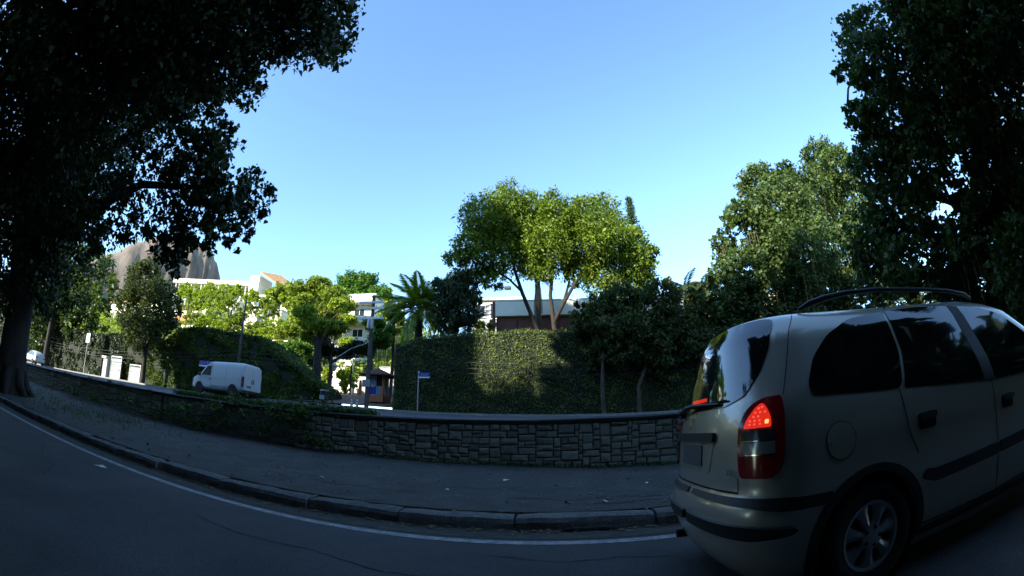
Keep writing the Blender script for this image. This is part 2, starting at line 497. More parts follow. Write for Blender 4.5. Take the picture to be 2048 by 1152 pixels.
TB = {
 'A': [(-5.37,5.61,9.76,1.06,1),(-6.57,5.44,10.39,1.36,1),(-7.43,4.59,9.41,1.51,1),(-9.17,3.86,9.52,1.71,1),(-11.16,3.24,9.54,1.8,1),(-11.4,2.04,8.45,1.72,1),(-12.61,1.41,8.04,1.81,1),(-5.97,7.19,10.91,0.69,1),(-7.46,5.41,8.32,1.0,1),(-8.35,4.74,7.66,1.13,1),(-12.23,5.29,8.67,1.4,0.6),(-12.65,3.9,7.69,1.51,1),(-15.28,3.27,7.78,2.13,1),(-8.26,6.7,7.48,0.68,1),(-8.12,8.32,6.76,0.71,1),(-7.71,6.8,5.95,0.84,1),(-9.44,6.9,6.58,1.03,1),(-8.96,9.06,6.03,0.5,1),(-9.01,7.62,5.4,0.57,1),(-10.2,7.47,5.45,0.84,1),(-11.28,6.78,5.73,0.87,0.45),(-10.99,4.99,5.7,1.18,0.55),(-14.54,5.04,6.06,1.65,1),(-15.3,4.15,5.44,1.87,1),(-9.63,5.66,6.52,0.85,0.35),(-7.76,5.6,6.49,0.63,1),(-10.36,8.02,4.94,0.47,1),(-12.42,6.0,5.06,0.82,0.6),(-14.99,5.76,3.77,1.11,0.7),(-16.52,5.13,3.63,1.19,1),(-10.07,4.17,9.46,1.88,1),(-13.25,1.37,10.75,2.25,1),(-8.93,2.66,9.74,1.74,1),(-7.46,4.5,11.32,1.68,1),(-5.38,5.17,10.87,1.12,1)],
 'RB': [(11.33,7.76,12.4,1.01,1),(10.72,9.2,11.61,0.44,1),(10.04,7.19,10.08,1.04,1),(11.18,5.4,10.18,1.58,1),(12.38,4.35,9.59,1.78,1),(15.05,3.72,10.01,1.83,1),(10.46,9.21,9.53,0.67,1),(11.72,8.7,9.55,1.44,1),(12.26,6.39,8.91,1.63,1),(13.8,5.55,8.25,1.69,1),(10.74,9.67,8.28,0.95,1),(11.82,8.68,7.58,1.37,1),(13.71,7.19,7.46,1.05,1),(14.47,6.3,6.68,1.14,1),(12.52,10.93,7.17,1.51,1),(11.28,11.65,6.32,1.07,1),(13.66,10.36,5.79,0.81,0.6),(14.79,8.6,5.06,1.5,1),(14.77,9.83,3.94,1.43,1),(14.85,7.07,5.41,1.16,1),(11.18,10.11,4.63,1.06,1),(11.82,12.37,5.09,1.0,1),(13.96,10.82,3.94,0.81,1),(15.39,8.56,2.98,1.41,1),(12.09,4.66,11.61,1.71,1),(13.64,3.19,10.94,1.75,1),(12.65,7.78,5.94,0.71,1),(14.66,8.04,6.22,1.09,1),(13.07,9.84,4.51,0.95,1),(12.73,8.58,5.0,0.9,1),(13.23,6.97,3.74,1.21,1),(13.26,8.26,9.08,1.2,1)],
 'RM': [(12.69,28.47,13.48,1.14,1),(13.11,25.77,14.55,1.27,1),(16.44,27.9,18.36,1.75,1),(13.43,26.73,10.48,2.07,1),(16.67,25.95,15.09,2.31,1),(18.35,26.38,18.43,1.16,1),(21.13,27.81,17.09,2.62,1),(24.08,28.12,21.65,1.73,1),(23.3,25.63,19.22,1.69,1),(25.21,27.34,17.01,2.3,1),(17.34,25.63,11.81,2.61,1),(23.27,27.66,12.64,2.59,1),(15.5,26.49,12.96,2.24,1),(11.87,28.14,10.66,1.16,1),(13.14,28.44,9.24,1.47,1),(16.73,27.02,9.75,1.87,1),(21.4,28.5,9.7,2.08,1)],
 'C': [(-3.61,29.24,18.03,1.47,1),(-5.15,28.31,16.32,1.63,1),(-2.95,30.4,16.5,2.14,1),(-5.96,28.13,13.93,1.22,1),(-6.99,28.79,13.09,0.94,1),(-4.0,29.63,13.7,1.7,1),(-1.7,30.44,17.57,1.5,1),(0.19,28.62,16.79,1.26,1),(1.97,28.17,15.97,1.38,1),(4.05,31.47,18.03,1.39,1),(-0.29,29.26,14.37,1.9,1),(2.44,31.83,15.01,2.22,1),(4.89,31.59,15.9,1.6,1),(5.85,29.51,14.48,1.12,1),(5.73,29.84,12.83,1.48,1),(6.66,30.08,12.3,1.04,1),(3.74,30.58,12.78,1.65,1),(-1.84,30.38,13.51,1.35,1),(-5.57,30.24,12.49,1.04,1),(-7.21,30.48,12.16,0.91,1),(6.89,31.76,11.5,1.01,1),(4.66,30.03,11.0,1.24,1),(2.81,29.72,10.96,0.93,0.4),(0.77,30.88,13.21,0.91,0.5),(-4.42,28.95,11.33,0.78,0.6),(6.99,29.2,13.31,0.66,1),(-1.89,31.91,16.31,1.85,1),(0.89,30.08,15.96,1.6,1),(-4.29,30.19,15.83,1.85,1),(3.27,28.05,14.27,1.63,1),(-0.9,29.66,12.4,1.08,1),(1.83,30.32,12.36,1.25,1)],
 'MG': [(-7.2,27.92,10.16,1.17,1),(-6.33,28.64,11.1,1.06,1),(-8.16,28.66,11.18,0.64,1),(-6.29,27.97,9.09,1.22,1),(-7.31,28.65,8.59,1.04,1),(-5.55,28.46,9.92,0.62,1),(-7.73,28.72,9.7,0.92,1)],
 'E1': [(1.67,25.05,7.42,0.82,1),(2.63,25.41,8.09,0.96,1),(3.89,25.44,8.68,1.1,1),(2.92,24.72,6.55,1.04,1),(4.25,24.76,6.65,1.17,1),(2.5,25.38,5.66,0.82,1),(2.04,25.66,4.83,0.53,1),(3.6,24.95,5.25,0.81,1),(1.42,25.16,8.37,0.42,0.5)],
 'E2': [(5.4,25.49,8.01,1.29,1),(6.68,25.22,8.83,0.99,1),(7.48,25.26,7.24,1.29,1),(6.08,25.21,5.77,1.38,1),(8.28,25.27,5.66,1.35,1),(5.2,25.5,5.57,1.2,1),(6.27,25.2,4.27,0.89,0.5)],
 'E3': [(9.89,26.38,7.74,1.51,1),(11.89,26.77,8.09,1.44,1),(10.59,26.03,6.0,1.49,1),(9.04,26.57,8.83,0.73,1),(13.65,26.74,7.31,1.6,1),(12.96,26.31,8.94,1.04,1)],
 'D1': [(17.71,27.45,9.11,1.91,1),(21.28,28.61,8.94,2.07,1),(23.5,27.48,8.49,2.1,1),(16.86,27.37,7.3,1.86,1),(22.38,27.87,7.1,2.06,1)],
 'D2': [(28.45,28.4,8.54,2.56,1),(31.9,27.2,8.01,2.66,1),(37.84,27.64,7.39,2.96,1),(29.78,27.67,6.56,2.33,1),(35.96,28.67,5.95,2.63,1)],
 'D3': [(45.09,27.88,7.06,3.64,1),(54.41,28.71,7.37,4.22,1),(46.46,27.34,4.27,3.68,1),(61.3,27.67,12.98,6.21,1)],
 'B': [(-64.04,27.45,16.51,3.73,1),(-54.57,28.15,15.06,3.01,1),(-55.07,26.85,10.8,3.38,1),(-45.69,26.18,10.94,1.83,1),(-62.2,25.86,10.3,3.86,1),(-52.37,27.09,7.53,2.43,1),(-60.05,26.07,5.82,2.98,1),(-49.05,27.92,8.97,1.62,0.5)],
 'B2': [(-91.79,30.68,12.32,5.54,1),(-75.05,29.37,5.39,3.67,1),(-89.24,29.56,3.94,4.28,1)],
 'S': [(-36.28,24.67,11.13,1.84,1),(-32.64,24.47,9.69,1.71,1),(-37.57,24.67,9.25,1.77,1),(-30.54,24.11,7.49,1.34,1),(-33.69,23.86,7.05,1.99,1),(-37.27,24.05,7.42,1.02,0.6),(-35.47,24.65,12.28,1.12,1),(-29.98,24.03,8.72,0.89,1),(-31.83,24.12,6.21,0.92,0.5),(-36.39,24.2,6.11,0.8,0.5)],
 'H1': [(-34.63,49.76,18.66,1.87,1),(-31.39,49.73,19.4,1.68,1),(-33.26,51.26,17.65,2.16,1),(-28.33,48.97,17.5,1.87,1),(-26.39,48.51,15.97,1.56,1),(-30.97,51.33,15.83,2.1,1),(-34.98,51.14,15.47,1.59,0.5),(-27.75,51.46,14.79,1.36,0.7),(-32.12,49.8,13.01,1.65,0.5),(-29.83,51.35,13.04,1.51,0.5),(-36.2,51.28,16.98,1.47,0.6)],
 'H7': [(-29.62,41.61,11.03,1.06,0.7),(-28.48,42.34,12.1,0.95,0.7),(-26.83,42.47,9.53,1.04,0.6),(-29.08,42.23,9.32,1.06,1),(-24.8,42.03,11.43,1.02,0.6),(-22.11,41.7,9.76,0.76,0.6),(-21.91,41.78,12.2,0.77,0.6),(-30.82,41.62,9.27,0.83,1),(-23.47,41.4,13.8,1.01,1),(-28.39,42.12,14.72,1.08,1),(-31.15,41.7,11.04,0.72,1)],
 'H8': [(-61.77,54.62,17.02,1.15,0.6),(-55.97,53.09,16.13,1.25,0.6),(-55.01,54.81,18.35,1.27,1),(-47.47,54.39,17.69,1.09,1),(-49.34,54.85,14.11,1.02,1),(-55.42,54.79,14.88,1.08,1),(-43.56,54.8,17.76,1.14,1),(-40.57,54.15,14.79,1.1,1),(-43.44,53.03,13.34,0.95,1),(-52.45,54.49,19.08,1.06,1),(-57.64,53.34,14.05,1.09,1),(-37.92,53.6,15.41,1.07,1)],
 'H2': [(-33.4,62.33,23.64,2.19,1),(-30.06,62.05,23.85,1.82,1),(-27.49,61.83,21.58,1.77,1),(-31.55,62.88,21.6,2.33,1),(-28.79,62.22,19.66,1.94,1),(-33.77,61.68,21.72,1.67,1)],
 'H3': [(-20.79,35.65,7.63,1.04,1),(-19.36,36.51,7.68,0.86,1),(-17.57,35.97,8.06,0.92,1),(-16.99,36.4,7.92,0.83,1),(-15.54,35.79,8.73,1.17,1),(-16.3,35.58,10.06,1.0,0.6),(-14.99,36.05,9.7,0.91,1),(-24.44,36.44,7.8,1.21,1),(-25.32,35.54,7.6,0.9,1),(-23.12,36.41,6.85,0.89,1),(-22.3,36.59,8.86,0.99,0.5),(-14.52,36.43,11.19,0.74,0.5)],
 'H4': [(-68.98,60.65,22.88,1.72,1),(-62.8,59.02,22.65,1.62,1),(-59.72,60.26,22.47,1.79,1),(-56.94,60.73,23.02,1.17,1),(-65.12,59.1,20.28,1.23,0.6),(-61.27,59.54,20.35,1.39,0.5),(-51.86,59.54,21.54,1.11,1),(-71.7,60.05,23.29,1.31,1)],
 'H5': [(-44.27,55.85,20.15,1.17,1),(-42.95,55.95,20.98,1.17,1),(-41.55,56.55,19.47,1.32,1),(-44.92,55.0,18.66,0.83,1)],
 'H6': [(-43.75,45.11,13.15,1.02,0.6),(-42.27,45.25,12.5,1.0,0.6),(-37.37,45.25,13.19,1.09,0.5),(-35.04,45.14,12.5,1.06,0.6),(-46.34,46.95,12.54,0.76,1),(-42.53,46.71,14.65,0.73,0.4),(-48.53,45.17,13.15,0.61,1),(-34.67,46.0,11.42,0.93,1),(-38.83,45.63,12.28,0.55,1)],
 'G': [(-21.51,40.81,6.89,0.85,1),(-20.86,40.85,5.87,0.73,1),(-22.1,41.15,6.13,0.53,1),(-19.02,41.09,6.74,0.41,1),(-23.6,40.86,6.3,0.54,1),(-23.86,40.69,5.47,0.43,1),(-21.37,40.83,5.07,0.53,1)],
 'Y': [(-17.12,43.55,14.01,0.77,1),(-18.28,44.07,14.77,0.68,1),(-18.87,44.26,13.67,0.68,1),(-13.81,43.86,14.87,0.55,1),(-13.09,43.5,13.9,0.43,1),(-16.75,43.61,12.61,0.66,1),(-19.23,43.85,12.71,0.67,1),(-12.9,44.13,12.13,0.54,1),(-14.95,44.34,12.21,0.55,1),(-10.9,43.86,12.03,0.42,1),(-8.04,44.36,11.99,0.53,1),(-6.68,44.15,12.12,0.42,1)],
}
# ------------------------------------------------------------------ the ground and roads
def lerp_tab(x, tab):
    return float(np.interp(x, [t[0] for t in tab], [t[1] for t in tab]))


def z_far(x, y):
    """surface of the upper carriageway beyond the retaining wall"""
    k = lerp_tab(x, [(-70, -0.02), (-53, 0.0), (-35, 0.16), (-27, 0.12), (-15, 0.28), (-8, 0.10), (5, -0.12), (60, -0.25)])
    return 1.30 + 0.040 * (y - 10.3) + k * (y - 10.3) / 13.7


def z_hill(x, y):
    z = 2.12 + lerp_tab(x, [(-53, -0.1), (-15, 0.3), (5, -0.15)])
    z += 0.12 * (min(y, 44) - 26.3)
    if y > 44:
        s = lerp_tab(x, [(-70, 0.62), (-45, 0.54), (-25, 0.36), (-12, 0.16), (-3, 0.06)])
        z += (min(y, 82) - 44) * s
    if y > 82:
        z -= (y - 82) * 0.05
    return z


def sheet(name, xs, ys, zf, m, parent=None, kind="structure", smooth=True):
    mb = MB()
    mb.grid([[(x, y, zf(x, y)) for x in xs] for y in ys])
    o = mb.build(name, m, parent, smooth)
    if kind and parent is None:
        tag(o, kind=kind)
    return o


sheet("ground", np.linspace(-1600, 1600, 9), np.linspace(-400, 1800, 9), lambda x, y: -0.35, M["ground"])
sheet("road", np.linspace(-160, 160, 41), np.linspace(-9, 4.62, 5), lambda x, y: 0.0, M["asphalt"])
sheet("near_pavement", np.linspace(-160, 160, 9), np.linspace(-60, -9, 5), lambda x, y: 0.06, M["pavement"])
ROAD = bpy.data.objects["road"]
for k, (pts_) in enumerate(([(-3.4, 3.2), (-2.6, 3.05), (-1.9, 3.12), (-1.2, 2.9), (-.5, 2.98)], [(-7.5, 3.4), (-6.4, 2.9), (-5.6, 2.7), (-4.9, 2.2)], [(-.6, 3.6), (.0, 3.45), (.5, 3.52), (.9, 3.4)])):
    up, dn = [], []
    for (xa, ya), (xb, yb) in zip(pts_[:-1], pts_[1:]):
        for i in range(8):
            t = i / 8
            x_, y_ = xa + (xb - xa) * t, ya + (yb - ya) * t + random.uniform(-.015, .015)
            w_ = random.uniform(.003, .009)
            up.append((x_, y_ + w_, .004)); dn.append((x_, y_ - w_, .004))
    mb = MB(); mb.grid([dn, up]); mb.build("crack", M["gap"], ROAD)
line = sheet("lane_line", np.linspace(-60, 40, 101), [4.05 - 0.06, 4.05 + 0.065], lambda x, y: 0.004, M["paint"])
sheet("gutter", np.linspace(-60, 40, 51), np.linspace(4.2, 4.64, 3), lambda x, y: 0.004 + 0.012 * (y - 4.2), M["gutter"])


def z_med(x, y):
    e = lerp_tab(x, [(-20, 0.50), (-12, 0.40), (-7, 0.38), (-3, 0.33), (2.5, 0.17), (12, 0.16)])
    t = min(1, max(0, (y - 4.9) / 5.2))
    return 0.145 + (e - 0.145) * t ** 1.3 + 0.012 * math.sin(x * 1.7 + y * 2.3) * t + 0.008 * math.sin(x * 4.1 - y * 3.1) * t


pave = sheet("median_pavement", np.linspace(-60, 40, 261), np.linspace(4.9, 10.4, 30), z_med, M["pavement"])
# cracks and worn seams in the paving
for k, (x0, x1, yc, amp) in enumerate([(-0.7, 1.9, 5.75, 0.10), (-3.6, -1.9, 5.9, 0.05), (-1.9, -0.6, 6.6, 0.08), (0.4, 2.4, 5.35, 0.04), (-6.5, -4.2, 6.8, 0.1)]):
    mb = MB()
    n = 34
    up, dn = [], []
    for i in range(n):
        x = x0 + (x1 - x0) * i / (n - 1)
        y = yc + amp * math.sin(i * 0.45 + k) + 0.02 * math.sin(i * 1.9)
        w = 0.008 + 0.009 * abs(math.sin(i * 0.7 + k))
        up.append((x, y + w, z_med(x, y + w) + 0.005))
        dn.append((x, y - w, z_med(x, y - w) + 0.005))
    mb.grid([dn, up])
    mb.build("crack", M["gap"], pave)

sheet("upper_road", np.linspace(-160, 120, 141), np.linspace(10.25, 24.0, 12), z_far, M["far_asphalt"])
sheet("upper_pavement", np.linspace(-160, 120, 141), np.linspace(24.2, 26.4, 4), lambda x, y: z_far(x, 24) + 0.12 + 0.01 * (y - 24.2), M["kerb_far"])
mb = MB()
xs = np.linspace(-160, 120, 141)
for a, b in zip(xs[:-1], xs[1:]):
    za, zb = z_far(a, 24), z_far(b, 24)
    mb.add([(a, 23.98, za - 0.1), (b, 23.98, zb - 0.1), (b, 23.98, zb + 0.125), (a, 23.98, za + 0.125), (a, 24.21, za + 0.125), (b, 24.21, zb + 0.125)],
           [(0, 1, 2, 3), (3, 2, 5, 4)])
tag(mb.build("upper_kerb", M["kerb_far"]), kind="structure")
sheet("hill", np.concatenate([np.linspace(-170, -10, 81), np.linspace(-5, 130, 28)]), np.linspace(26.2, 130, 70),
      lambda x, y: z_hill(x, y) + (0.5 * math.sin(x * 0.31 + y * 0.2) + 0.3 * math.sin(x * 0.83 - y * 0.57)) * min(1, max(0, (y - 44) / 6)), M["earth"])
sheet("side_street", [-23.5, -21, -18, -15.5, -12.6, -11.0], np.linspace(26.0, 46, 15), lambda x, y: z_hill(x, y) + 0.04, M["brick_drive"])

# kerb stones along the median: one object each
kerb = thing("kerb", "worn grey granite kerb between the near road and the median pavement", "kerb", (0, 0, 0))
joints = [-2.86, -1.72, -0.46, 1.0]
while joints[0] > -30: joints.insert(0, joints[0] - random.uniform(1.1, 1.5))
while joints[-1] < 16: joints.append(joints[-1] + random.uniform(1.1, 1.5))
kvar = []
for k in range(4):
    mb = MB()
    n = 6
    ring = []
    for i in range(n + 1):
        t = i / n - 0.5
        j = lambda s: random.uniform(-s, s)
        ring.append([(t, -0.15 + j(.008), -0.3), (t, -0.145 + j(.01), 0.09), (t, -0.118 + j(.012), 0.135 + j(.008)), (t, -0.03, 0.148 + j(.008)), (t, 0.115 + j(.012), 0.146 + j(.008)), (t, 0.145 + j(.01), 0.10), (t, 0.15, -0.3)])
    for e in (0, -1):
        ring[e] = [(p[0] * 0.992, p[1] * 0.95, p[2] - 0.012) for p in ring[e]]
    mb.grid(ring)
    m_ = len(ring[0])
    mb.f.append(tuple(range(m_)))
    mb.f.append(tuple(len(mb.v) - m_ + i for i in range(m_)))
    me = mb.mesh("kerb_stone", True, 30)
    me.materials.append(M["kerb"])
    kvar.append(me)
for a, b in zip(joints[:-1], joints[1:]):
    o = link("kerb_stone", random.choice(kvar), kerb)
    o.location = ((a + b) / 2, 4.72 + random.uniform(-0.02, 0.02), random.uniform(-0.012, 0.01))
    o.scale = (b - a - 0.02, 1, 1)
    o.rotation_euler = (0, random.uniform(-0.006, 0.006), random.uniform(-0.012, 0.012))

# ------------------------------------------------------------------ the retaining wall: every stone an object
wall = thing("retaining_wall", "low rubble stone retaining wall along the median, ivy at its left end", "wall", (0, 10, 0))
mb = MB()
xs = np.linspace(-46, 30, 39)
for a, b in zip(xs[:-1], xs[1:]):
    mb.add([(a, 0.028, 0.0), (b, 0.028, 0.0), (b, 0.022, 1.24), (a, 0.022, 1.24), (a, 0.4, 1.24), (b, 0.4, 1.24)], [(0, 1, 2, 3), (3, 2, 5, 4)])
mb.build("mortar_bed", M["mortar"], wall)
svar = []
for k in range(14):
    bm = bmesh.new()
    n = random.choice([5, 6, 6, 7])
    base = []
    for cx, cy in ((-.5, -.5), (.5, -.5), (.5, .5), (-.5, .5)):
        base.append((cx * (1 - random.uniform(0.0, 0.12)), cy * (1 - random.uniform(0.0, 0.15))))
    pts = []
    for i in range(4):
        p, q = base[i], base[(i + 1) % 4]
        pts.append(p)
        t = random.uniform(0.3, 0.7)
        pts.append((p[0] + (q[0] - p[0]) * t + random.uniform(-.03, .03), p[1] + (q[1] - p[1]) * t + random.uniform(-.03, .03)))
    back = [bm.verts.new((x, 0.09, z)) for x, z in pts]
    mid = [bm.verts.new((x, 0.015 + random.uniform(-.006, .006), z)) for x, z in pts]
    fr = [bm.verts.new((x * 0.86, -0.022 + random.uniform(-.012, .012), z * 0.80)) for x, z in pts]
    c = bm.verts.new((random.uniform(-.1, .1), -0.034 + random.uniform(-.012, .012), random.uniform(-.1, .1)))
    L = len(pts)
    for i in range(L):
        j = (i + 1) % L
        bm.faces.new((back[i], back[j], mid[j], mid[i]))
        bm.faces.new((mid[i], mid[j], fr[j], fr[i]))
        bm.faces.new((fr[i], fr[j], c))
    me = bpy.data.meshes.new("stone")
    bmesh.ops.recalc_face_normals(bm, faces=bm.faces)
    bm.to_mesh(me)
    bm.free()
    me.materials.append(M["stone"])
    svar.append(me)
U = 0.08
NX, NZ = 420, 15
X0, Z0 = -12.2, 0.06
occ = np.zeros((NX, NZ), bool)
rs = random.Random(11)
cells = []
for j in range(NZ):
    i = 0
    while i < NX:
        if occ[i, j]:
            i += 1
            continue
        run = 0
        while i + run < NX and not occ[i + run, j] and run < 5: run += 1
        w = min(run, rs.choice([2, 3, 3, 4, 4, 5]))
        if run - w == 1: w = run
        h = rs.choice([1, 2, 2, 2, 2, 3]) if w > 1 else 2
        h = min(h, NZ - j)
        if NZ - j - h == 1 and rs.random() < .7: h = NZ - j
        while h > 1 and occ[i:i + w, j:j + h].any(): h -= 1
        occ[i:i + w, j:j + h] = True
        cells.append((i, j, w, h))
        i += w
nst = 0
rest = MB()
for i, j, w, h in sorted(cells, key=lambda c: abs(X0 + c[0] * U + 1.5)):
    x, z = X0 + (i + w / 2) * U, Z0 + (j + h / 2) * U * 0.96
    if z + h * U / 2 < z_med(x, 10) - 0.02: continue
    if nst >= 296:
        rest.box(x - w * U / 2 + .003, x + w * U / 2 - .003, -.02 + rs.uniform(-.012, .008), .09, z - h * U * .48 + .003, z + h * U * .48 - .003, 0.018)
        continue
    nst += 1
    o = link("stone", rs.choice(svar), wall)
    o.location = (x, rs.uniform(-0.012, 0.012), z)
    o.scale = (w * U - 0.004, rs.uniform(0.6, 1.1), h * U * 0.96 - 0.004)
    o.rotation_euler = (0, rs.uniform(-0.03, 0.03) + (math.pi if rs.random() < .5 else 0), 0)
o = rest.build("rubble", M["stone"], wall)
o["kind"] = "stuff"
# farther stones at the overgrown left end: past the limit, one part
mb = MB()
x = -45.5
rs2 = random.Random(5)
while x < -12.4:
    z = 0.3
    w = rs2.uniform(0.3, 0.6)
    while z < 1.2:
        h = rs2.uniform(0.14, 0.26)
        y = rs2.uniform(-0.03, 0.02)
        mb.box(x + .01, x + w - .01, y, 0.09, z + .01, z + h - .01, 0.022)
        z += h
    x += w
o = mb.build("rubble", M["stone"], wall)
o["kind"] = "stuff"
mb = MB()
xs = np.linspace(-46, 30, 115)
prof = lambda x, k: [(x, -0.045 + .012 * math.sin(x * 3 + k), 1.245), (x, -0.05, 1.30 + .008 * math.sin(x * 2.3)), (x, 0.0, 1.325 + .01 * math.sin(x * 1.1)), (x, 0.42, 1.325 + .008 * math.sin(x * 1.7)), (x, 0.42, 1.1)]
mb.grid([prof(x, 0) for x in xs])
mb.build("coping", M["cap"], wall, True, 50)

# ------------------------------------------------------------------ ivy walls
def ivy_wall(name, label, pts, th, core, lm, n, leaf, parent=None, zg=None, cat="hedge", bump=0.18, rz=None):
    """pts = [(x, y, ztop)], front face towards -y; a twiggy core under a skin of leaves"""
    root = thing(name, label, cat, (0, 0, 0))
    mb = MB()
    dense = []
    for (x0, y0, z0), (x1, y1, z1) in zip(pts[:-1], pts[1:]):
        k = max(2, int(math.hypot(x1 - x0, y1 - y0) / 0.6))
        for i in range(k):
            t = i / k
            dense.append((x0 + (x1 - x0) * t, y0 + (y1 - y0) * t, z0 + (z1 - z0) * t))
    dense.append(pts[-1])
    rows = []
    for x, y, z in dense:
        g = (zg or (lambda x, y: z_far(x, 24) + 0.1))(x, y)
        rows.append([(x, y, g - .3), (x, y + .02, g + (z - g) * .5), (x, y + .05, z - 0.22), (x, y + .3, z - .06), (x, y + th, z - 0.08), (x, y + th, g - .3)])
    mb.grid(rows)
    mb.f.append(tuple(range(6)))
    mb.f.append(tuple(len(mb.v) - 6 + i for i in range(6)))
    mb.build("core", core, root)
    # skin
    P = np.array(dense)
    seg = np.r_[0, np.cumsum(np.hypot(np.diff(P[:, 0]), np.diff(P[:, 1])))]
    top_share = 0.22
    nt = int(n * top_share)
    s = RNG.uniform(0, seg[-1], n)
    x = np.interp(s, seg, P[:, 0]); y = np.interp(s, seg, P[:, 1]); zt = np.interp(s, seg, P[:, 2])
    g = np.array([(zg or (lambda x, y: z_far(x, 24) + 0.1))(a, b) for a, b in zip(x, y)])
    u = RNG.uniform(0, 1, n)
    z = g + (zt - g) * u ** 0.95
    b = bump * (np.sin(s * 1.3 + z * 2.1) + np.sin(s * 2.9 - z * 1.7) * .6 + np.sin(z * 4.1 + s * .7) * .5) * .5
    yy = y - np.abs(RNG.normal(0, 0.035, n)) - b - 0.03
    yy[:nt] = y[:nt] + RNG.uniform(-0.15, th, nt)
    z[:nt] = zt[:nt] + RNG.normal(-0.02, 0.07, nt) + 0.06 * np.sin(s[:nt] * 2.3)
    C = np.c_[x, yy, z]
    ax = np.c_[RNG.normal(0, 0.6, n), RNG.normal(-0.35, 0.4, n), RNG.normal(-0.55, 0.45, n)]
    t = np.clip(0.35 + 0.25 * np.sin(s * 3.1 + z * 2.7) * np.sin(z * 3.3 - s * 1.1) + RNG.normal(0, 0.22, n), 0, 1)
    o = leaves("leaves", C, leaf, lm, root, 0.7, 0.5, QUAD, t, ax, 0.3)
    o["kind"] = "stuff"
    return root


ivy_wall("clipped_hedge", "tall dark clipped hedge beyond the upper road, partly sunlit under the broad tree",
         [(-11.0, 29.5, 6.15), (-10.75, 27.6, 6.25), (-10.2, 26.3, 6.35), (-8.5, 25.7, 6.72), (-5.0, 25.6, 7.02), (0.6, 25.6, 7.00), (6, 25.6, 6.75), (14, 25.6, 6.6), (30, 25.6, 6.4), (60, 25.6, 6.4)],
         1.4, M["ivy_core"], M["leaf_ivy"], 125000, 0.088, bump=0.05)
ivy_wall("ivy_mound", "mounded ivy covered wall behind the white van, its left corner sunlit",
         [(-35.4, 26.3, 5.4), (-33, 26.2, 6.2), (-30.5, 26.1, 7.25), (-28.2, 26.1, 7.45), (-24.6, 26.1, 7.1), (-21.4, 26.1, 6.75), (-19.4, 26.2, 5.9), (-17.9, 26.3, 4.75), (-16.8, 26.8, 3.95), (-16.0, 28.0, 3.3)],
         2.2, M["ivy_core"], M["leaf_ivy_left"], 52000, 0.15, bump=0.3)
ivy_wall("creeper_wall", "dark creeper covered boundary wall left of the pale gates",
         [(-120, 26.6, 7.0), (-70, 26.5, 7.0), (-55, 26.4, 6.8), (-44.2, 26.4, 6.4)], 1.5, M["ivy_core"], M["leaf_dark"], 26000, 0.24, bump=0.3)
ivy_wall("gate_hedge", "dark hedge arching over the two pale gates",
         [(-44.2, 26.9, 6.6), (-40, 26.9, 6.9), (-35.3, 26.9, 6.6)], 1.3, M["ivy_core"], M["leaf_dark"], 9000, 0.2, bump=0.25)

# gates in the dark wall at the left
g = thing("garage_gate", "pale ribbed garage gate in the dark wall, larger of the two", "gate", (-40.9, 26.3, z_far(-41, 24) + .12))
for k in range(5):
    mb = MB(); mb.box(-0.95, 0.95, -0.02, 0.03, 0.02 + k * .42, 0.02 + k * .42 + .40, 0.012); mb.build("panel", M["gate_paint"], g)
mb = MB(); mb.box(-1.08, -0.97, -.05, .1, 0, 2.2); mb.box(.97, 1.08, -.05, .1, 0, 2.2); mb.box(-1.08, 1.08, -.05, .1, 2.2, 2.32); mb.build("frame", M["metal"], g)
mb = MB(); mb.box(.7, .85, -.06, -.02, .95, 1.08, .01); mb.build("handle", M["black_plastic"], g)
g = thing("gate_pillar", "grey masonry gate pillar left of the garage gate with a pale cap", "pillar", (-42.6, 26.2, z_far(-42, 24) + .1))
mb = MB(); mb.box(-.42, .42, -.3, .4, 0, 1.95, .02); mb.build("shaft", M["grey_wall"], g)
mb = MB(); mb.box(-.75, .3, -.4, .45, 1.95, 2.2, .03); mb.build("cap", M["concrete"], g)
g = thing("service_door", "small white service door beside the thin pavement tree", "gate", (-37.2, 26.3, z_far(-37, 24) + .12))
for k in range(3):
    mb = MB(); mb.box(-.85, .85, -.02, .03, .02 + k * .5, .02 + k * .5 + .48, .012); mb.build("panel", M["gate_paint"], g)
mb = MB(); mb.box(-.97, -.87, -.05, .1, 0, 1.6); mb.box(.87, .97, -.05, .1, 0, 1.6); mb.box(-.97, .97, -.05, .1, 1.6, 1.7); mb.build("frame", M["metal"], g)
mb = MB(); mb.lathe([(0, -.02), (.05, -.02), (.05, .02), (0, .02)], 10, "y", (.6, -.05, .8)); mb.build("handle", M["chrome"], g)
# ------------------------------------------------------------------ buildings
def at_ground(x, y): return z_hill(x, y)


def window(parent, x0, x1, y, z0, z1, bars=1, fm=None, depth=0.08):
    """window facing -y: frame (part) with pane and sill (sub-parts)"""
    t = 0.07
    mb = MB()
    mb.box(x0, x0 + t, y - .04, y + .04, z0, z1); mb.box(x1 - t, x1, y - .04, y + .04, z0, z1)
    mb.box(x0 + t, x1 - t, y - .04, y + .04, z1 - t, z1); mb.box(x0 + t, x1 - t, y - .04, y + .04, z0, z0 + t)
    for b in range(bars):
        xb = x0 + (x1 - x0) * (b + 1) / (bars + 1)
        mb.box(xb - .025, xb + .025, y - .035, y + .035, z0 + t, z1 - t)
    f = mb.build("window", fm or M["white_paint"], parent)
    mb = MB(); mb.box(x0 + t * .5, x1 - t * .5, y + .0, y + .012, z0 + t * .5, z1 - t * .5); mb.build("pane", M["glass_dark"], f)
    mb = MB(); mb.box(x0 - .06, x1 + .06, y - .12, y - .045, z0 - .06, z0); mb.build("sill", M["concrete"], f)
    return f


